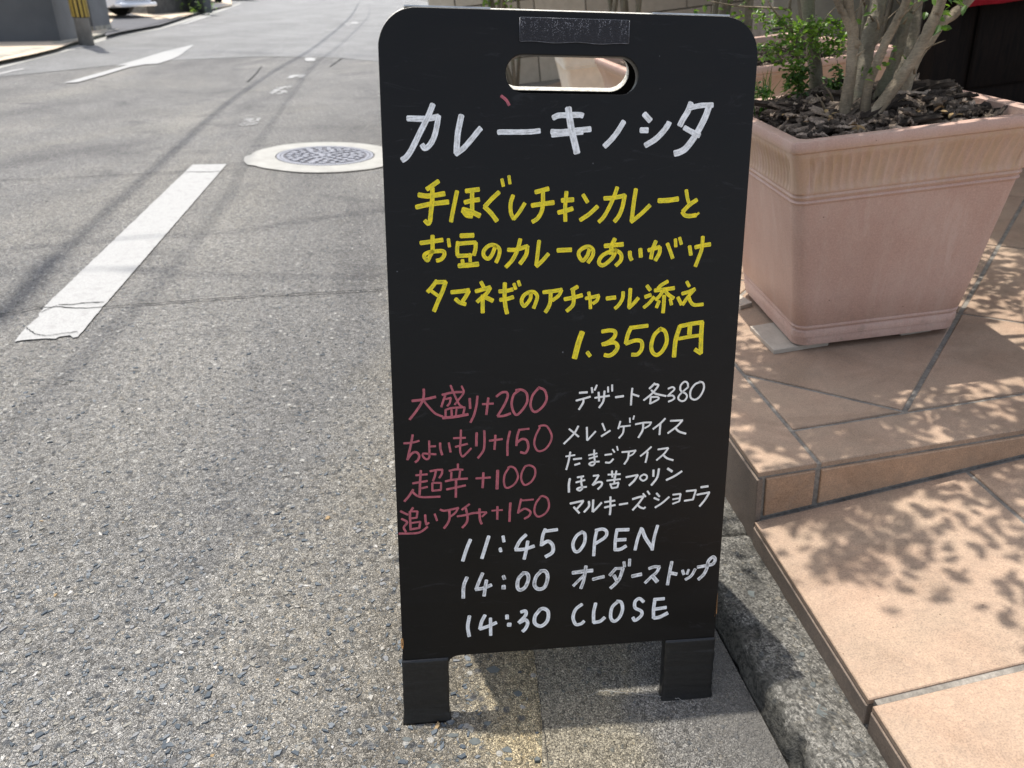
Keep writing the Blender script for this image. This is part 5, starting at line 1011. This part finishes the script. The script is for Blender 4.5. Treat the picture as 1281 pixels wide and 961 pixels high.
 '4.74:271.1,170.6 268.6,155.7 269.1,140.4;5.06:269.1,140.4 278.5,141.8 284.9,147.3',
 '4.77:302.8,171 294.9,162 293.6,146.9 298.9,140.2 306.3,145.9 310.3,158.1 308,169.3 301.3,171.8',
 '4.8:340.7,168 334.4,173.5 328.3,169.2 328.7,159.5 337.9,153.3 338.2,146.3 329.6,139.3 325.9,144.2',
 '4.82:357,169.8 355.8,154.7 356.5,141;4.81:355.6,170.6 370.8,170.9;5.11:357.1,155 374.3,156.8;5.41:357.1,141.1 365.4,142.1 376.8,147.6',
]),
]
def ribbon(V, Fc, UV, pts, w, z, rs):
    P = [Vector((x, y, 0)) for x, y in pts]
    P = spline(P, 8) if len(P) > 2 else [P[0].lerp(P[1], i / 6) for i in range(7)]
    out = [P[0]]
    for p in P[1:]:
        if (p - out[-1]).length > 0.5: out.append(p)
    if (out[-1] - P[-1]).length > 0.05: out[-1] = P[-1] if len(out) > 1 else out[-1]
    if len(out) < 2: out.append(P[-1] + Vector((0.3, 0, 0)))
    P = out; hw = w / 2; t0 = (P[0] - P[1]).normalized(); t1 = (P[-1] - P[-2]).normalized(); sk = rs.uniform(-0.25, 0.25)
    # rounded start, squarer end
    cs = [(-0.42, 0.42), (-0.30, 0.74), (-0.12, 0.94)]; L = 0.0; b = len(V); rows = []
    ext = min(hw * 0.9, 0.45 * w)
    for d, k_ in cs: rows.append((P[0] + t0 * (-d) * hw * 1.15 * 1.0, t0 * -1, k_))
    for i, p in enumerate(P):
        t = (P[min(i + 1, len(P) - 1)] - P[max(i - 1, 0)]).normalized(); rows.append((p, t, 1.0 + 0.05 * noise.noise(Vector((i * 0.3, rs.random() * .2, w)))))
    for d, k_ in ((0.10, 0.96), (0.26, 0.82), (0.34, 0.6)): rows.append((P[-1] + t1 * d * hw, t1, k_))
    seed = rs.random() * 100; prev = rows[0][0]
    for p, t, k_ in rows:
        L += (p - prev).length; prev = p; nn = Vector((-t.y, t.x, 0)) * hw * k_
        for q in (-1, -0.5, 0, 0.5, 1):
            j = nn * q; V.append(((p.x + j.x) / 1000, (p.y + j.y) / 1000, z)); UV.append((L + seed * 7, q + 0.0))
    for i in range(len(rows) - 1):
        for q in range(4): Fc.append((b + i * 5 + q, b + i * 5 + q + 1, b + (i + 1) * 5 + q + 1, b + (i + 1) * 5 + q))
rs = random.Random(77); zc = 0
for nm, colr, glyphs in STROKES:
    for g in glyphs:
        V = []; Fc = []; UV = []
        for k_, s in enumerate(g.split(';')):
            w, pts = s.split(':'); pts = [tuple(map(float, p.split(','))) for p in pts.split()]; zc += 1
            ribbon(V, Fc, UV, pts, float(w) * (1.02), 0.00022 + 0.00003 * (k_ % 12), rs)
        me = mesh(V, Fc); ul = me.uv_layers.new(name='UVMap'); li = np.empty(len(me.loops), dtype=np.int32); me.loops.foreach_get('vertex_index', li); ul.data.foreach_set('uv', np.array(UV, dtype=np.float32)[li].ravel())
        link('written_character' if nm != 'smudge' else 'red_smear', me, PAINTS[colr], front).matrix_local = T(0, 0, TH / 2 + 0.0007)
print('sign done')

# ------------------------------------------------------------------ far side of the street
def obox(name, p, q, depth, z0, z1, mat, parent=None, side=1):
    """upright slab whose front bottom edge runs p to q and whose body goes back by depth"""
    d = (q - p); d.z = 0; n = Vector((-d.y, d.x, 0)).normalized() * depth * side
    c = [p, q, q + n, p + n]; V = [(a.x, a.y, z0) for a in c] + [(a.x, a.y, z1) for a in c]
    me = mesh(V, [(3, 2, 1, 0), (4, 5, 6, 7), (0, 1, 5, 4), (1, 2, 6, 5), (2, 3, 7, 6), (3, 0, 4, 7)]); return link(name, me, mat, parent)
walk = gpoly([(-400, 170), (0, 76), (40, 68), (71, 60.5), (101, 50), (125, 43), (152, 36), (200, 30), (250, 15), (290, 6)], 0.055)
pv = [(x, y) for x, y in walk] + [(-14.5, 41), (-40, 41), (-40, 2)]
sheet('pavement', pv, 0.055, M_WALK)
fk = tag(empty('far_kerb', Matrix.Identity(4)), kind='structure')
kl = [G(u, v, 0.0) for u, v in ((-400, 178), (-200, 128), (0, 79.5), (30, 72.5), (60, 65.5), (101, 55.5), (120, 49.5), (150, 41.5))]
for a, b in zip(kl, kl[1:]):
    n = max(1, int((b - a).length / 0.62))
    for i in range(n):
        p, q = a.lerp(b, (i + 0.01) / n), a.lerp(b, (i + 0.99) / n); o = obox('kerb_block', p, q, 0.16, -0.01, 0.058 + rnd.uniform(-0.004, 0.004), M_KFAR, fk)
        d = (q - p).normalized(); s = Vector((d.y, -d.x, 0)) * 0.006; obox('kerb_face', p + s, q + s, 0.004, 0.0, 0.040, M_KDARK, fk)  # darker strip along the lower part of the kerb face
kg = gpoly([(-400, 178), (-200, 128), (0, 79.5), (101, 55.5), (150, 41.5), (200, 33), (270, 14), (300, 4), (302, 5), (271, 16.4), (201, 37), (150, 45.2), (102, 60.0), (0, 86.5), (-200, 137), (-400, 188)])
sheet('far_gutter', kg, 0.0065, M_MORT)
dv = gpoly([(131, 45), (150, 40), (200, 31), (245, 17), (290, 5), (262, 4), (236, 20), (196, 24), (150, 14), (137, 30)], 0.060); sheet('driveway', dv, 0.060, wallmat('dark_driveway', (0.10, 0.10, 0.105)))
gw = tag(empty('garden_wall', Matrix.Identity(4)), 'smooth dark grey rendered garden wall at the far left across the street', 'wall')
A_, B_, C_ = G(-260, 56, 0.055), G(76, 51.5, 0.055), G(100, 47.5, 0.055)
obox('front_face', A_, B_, 0.18, 0.05, 2.4, M_GREYW, gw); obox('return_face', B_ + Vector((0.002, 0.002, 0)), C_, 0.18, 0.05, 2.395, M_GREYP, gw)
C2 = G(106, 45.5, 0.055); D_, E_ = G(118, 38.5, 0.055), G(139.5, 35.5, 0.055)
gp = tag(empty('gate_pillar', Matrix.Identity(4)), 'broad grey rendered gate pillar between the dark gateway and the driveway', 'pillar'); obox('shaft', D_, E_, 0.5, 0.05, 2.5, M_GREYP, gp); obox('base_course', D_ + Vector((0.0, -0.02, 0)), E_ + Vector((0.02, -0.02, 0)), 0.5, 0.05, 0.12, M_KFAR, gp)
gt = tag(empty('entrance_gate', Matrix.Identity(4)), 'dark navy entrance gate behind the utility pole', 'gate'); bk = Vector((-(D_ - C_).y, (D_ - C_).x, 0)).normalized(); g0, g1 = C_ + bk * 0.75, D_ + bk * 0.75
obox('gate_leaf', g0, g0.lerp(g1, .5), 0.06, 0.27, 2.2, M_NAVY, gt); obox('gate_leaf', g0.lerp(g1, .52), g1, 0.06, 0.27, 2.2, M_GREYW, gt)
stp = tag(empty('entrance_steps', Matrix.Identity(4)), 'two pale stone steps up to the navy gate', 'steps')
for z, off in ((0.15, 0.06), (0.26, 0.40)): obox('step', C_ + bk * off, D_ + bk * off, 1.2, 0.05, z, M_KFAR, stp)
bwl = tag(empty('block_fence', Matrix.Identity(4)), 'light concrete block wall at the back of the driveway beside the white car', 'wall')
a, b = G(180, 18, 0.055), G(196, 16.5, 0.055); obox('blocks', a + Vector((-3.5, 0.4, 0)), b, 0.15, 0.05, 2.2, M_BLOCK, bwl)
dwl = tag(empty('dark_block_wall', Matrix.Identity(4)), 'sooty dark block wall behind the pale apron, past the driveway', 'wall')
a, b = G(195, 18, 0.055), G(238, 14.5, 0.055); obox('blocks', a, b, 0.2, 0.05, 2.0, M_DARKW, dwl); b2 = G(241, 16, 0.055)
obox('end_pier', b + Vector((0.004, -0.01, 0)), b2 + Vector((0.3, 0.1, 0)), 0.2, 0.05, 2.02, M_GREYW, dwl)
sheet('pale_apron', gpoly([(192, 20.5), (235, 16), (242, 17.5), (225, 20), (213, 23.5), (203, 21.5)], 0.066), 0.066, M_WALK)
vrg = [G(u, v, 0.06) - Vector((0, 0, 0)) for u, v in ((243, 14), (247, 12), (251, 12.5), (246, 16), (255, 10))]
o = link('verge_plant', leaves([p + Vector((0, 0, 0.1)) for p in vrg], 500, 0.22, 0.06, 0.14, 5), M_LEAF); tag(o, 'small clump of yellow green weeds at the end of the dark block wall', 'plant', kind='stuff')

pole = tag(empty('utility_pole', T(*G(109, 57))), 'concrete utility pole with a yellow and black striped guard, at the far kerb', 'pole')
mb = MB(); tube(mb, [(0, 0, -0.1), (0, 0, 2), (0, 0, 4)], lambda t: 0.100 - 0.02 * t, 28); mb.build('shaft', M_POLE, pole, smooth=True)
mb = MB(); tube(mb, [(0, 0, 0.36), (0, 0, 2.2)], 0.106, 24); gd = mb.build('guard_sleeve', M_BLK, pole, smooth=True)
for i in range(12):
    a = 2 * math.pi * (i + 0.35) / 12; mb = MB(); mb.box((0.102, -0.017, 0.37), (0.113, 0.017, 2.19), 0, RZ(a)); mb.build('guard_stripe', M_YEL, pole)

def car(name, loc, rz, paintm, label, L=4.3, W=1.70, H=1.46):
    root = tag(empty(name, T(*loc) @ RZ(rz)), label, 'car', 'cars parked across the street')
    # side profile: nose at +x
    top = [(-2.10, .35), (-2.14, .62), (-2.08, .92), (-1.85, 1.00), (-1.35, 1.36), (-0.6, H), (0.25, H - .02), (0.62, 1.33), (1.10, 0.98), (1.75, 0.86), (2.06, 0.74), (2.15, 0.52), (2.12, .28), (1.9, .20), (-1.9, .20)]
    V = []; st = [(-1, 0.94), (-.8, 1.0), (0, 1.0), (.8, 1.0), (1, .94)]
    for (sy, k_) in st:
        for x, z in top:
            inset = 0.0
            if z > 0.98: inset = (z - 0.98) * 0.42
            nose = 0.10 * max(0, (abs(x) - 1.7) / 0.45) ** 2; y = sy * (W / 2 - inset - nose)
            V.append((x * (0.985 if abs(sy) == 1 else 1.0), y, z if abs(sy) < 1 or z < .9 else z - 0.02))
    n = len(top); Fc = [(k_ * n + i, k_ * n + (i + 1) % n, (k_ + 1) * n + (i + 1) % n, (k_ + 1) * n + i) for k_ in range(len(st) - 1) for i in range(n)] + [tuple(range(n)), tuple(reversed(range(4 * n, 5 * n)))]
    me = mesh(V, Fc, False); bm = bmesh.new(); bm.from_mesh(me); bmesh.ops.recalc_face_normals(bm, faces=bm.faces); bmesh.ops.bevel(bm, geom=[e for e in bm.edges if e.calc_face_angle(0) > 0.35], offset=0.05, segments=3, profile=.5, affect='EDGES'); bm.to_mesh(me); bm.free(); me.polygons.foreach_set('use_smooth', [True] * len(me.polygons))
    link('body', me, paintm, root)
    for s in (-1, 1):
        y = s * (W / 2 - 0.10); me = mesh([(-1.2, y + s * .02, 1.02), (0.9, y + s * .02, 1.0), (0.45, y - s * .09, 1.33), (-0.95, y - s * .09, 1.34)], [(0, 1, 2, 3) if s < 0 else (3, 2, 1, 0)]); link('side_window', me, M_GLASS, root)
    me = mesh([(0.66, -.62, 1.335), (0.66, .62, 1.335), (1.13, .72, 1.0), (1.13, -.72, 1.0)], [(0, 1, 2, 3)]); link('windscreen', me, M_GLASS, root)
    for x in (-1.32, 1.32):
        for s in (-1, 1):
            mb = MB(); tube(mb, [(x, s * (W / 2 - .20), .31), (x, s * (W / 2 + .01), .31)], 0.31, 28); t = mb.build('tyre', M_TYRE, root); mb = MB(); tube(mb, [(x, s * (W / 2 - .02), .31), (x, s * (W / 2 + .018), .31)], 0.19, 20); mb.build('rim', M_RIM, t)
    mb = MB(); mb.box((2.10, -.52, .36), (2.165, .52, .70)); gr = mb.build('grille', M_GRILL, root, bevel=.02)
    for i in range(3): mb = MB(); mb.box((2.16, -.50, .42 + i * .09), (2.175, .50, .435 + i * .09)); mb.build('bar', M_CARG, gr)
    mb = MB(); mb.box((2.02, -.80, .22), (2.20, .80, .31)); mb.build('bumper_lip', paintm, root, bevel=.03)
    mb = MB(); mb.box((2.176, .05, .40), (2.190, .38, .565)); mb.build('number_plate', M_PLATE, root)
    for s in (-1, 1): mb = MB(); mb.box((1.93, s * .72 - .14, .66), (2.09, s * .72 + .10 * s, .78)); mb.build('headlight', M_LAMP, root, bevel=.03)
    return root
c1 = G(170, 22, 0.06); car('parked_car', (c1.x - 2.05, c1.y + 0.1, 0.06), R_(-2), M_CARW, 'white car standing nose out in the driveway behind the grey gate pillar')
c2 = G(258, 6, 0.0); car('parked_car', (c2.x - 1.3, c2.y + 2.0, 0.06), R_(-60), M_CARG, 'silver car parked beyond the dark block wall')
c3 = G(288, 3, 0.0); car('parked_car', (c3.x - 1.6, c3.y + 4.5, 0.06), R_(-60), M_CART, 'dark teal car parked farthest up the street')
# overhead cables and the near pole they hang from: their shadows cross the road
cab = tag(empty('overhead_cables', Matrix.Identity(4)), 'black utility cables strung along the street overhead', 'cables')
hC = 8.0
def cable(pts, r, h):
    P = [Vector((x, y, 0)) + Vector((-0.196, 0.272, 1.0)) * h for x, y in pts]; mb = MB(); tube(mb, spline(P, 10), r, 10); mb.build('cable', M_CABLE, cab, smooth=True)
cable([(-1.1, -6.0), (-1.38, -1.5), (-1.50, 1.2), (-1.5612, 2.0524), (-1.719, 2.7494), (-1.998, 4.17), (-2.48, 6.69), (-2.86, 9.4), (-3.35, 13.3), (-5.2, 24.8), (-8, 40)], 0.020, hC)
cable([(-1.50, 1.3), (-1.5612, 2.0524), (-1.66, 2.45), (-1.70, 2.62)], 0.040, hC - 0.06)  # unseen thicker stretch, added to deepen the dark smudge on the road
cable([(-1.0, -6.0), (-1.15, 1.2), (-1.30, 3.0), (-1.62, 4.6), (-2.12, 7.3), (-2.62, 10.2), (-3.0, 13.3), (-4.7, 24.8), (-7.5, 40)], 0.010, hC - 0.3)
cable([(-9, 2.0), (-3.5, 2.25), (-1.376, 2.8916), (-0.98, 3.12), (-0.62, 3.387), (2.5, 5.6)], 0.010, hC + 0.2)
cable([(-9, 1.2), (-1.9, 2.40), (-1.3676, 2.4646), (-0.4652, 2.50), (3, 2.9)], 0.008, hC)
cable([(-14, 9.5), (-6.5, 10.9), (-3.0, 11.3), (2, 12.0)], 0.03, hC + 0.5)
print('all done', len(bpy.data.objects))
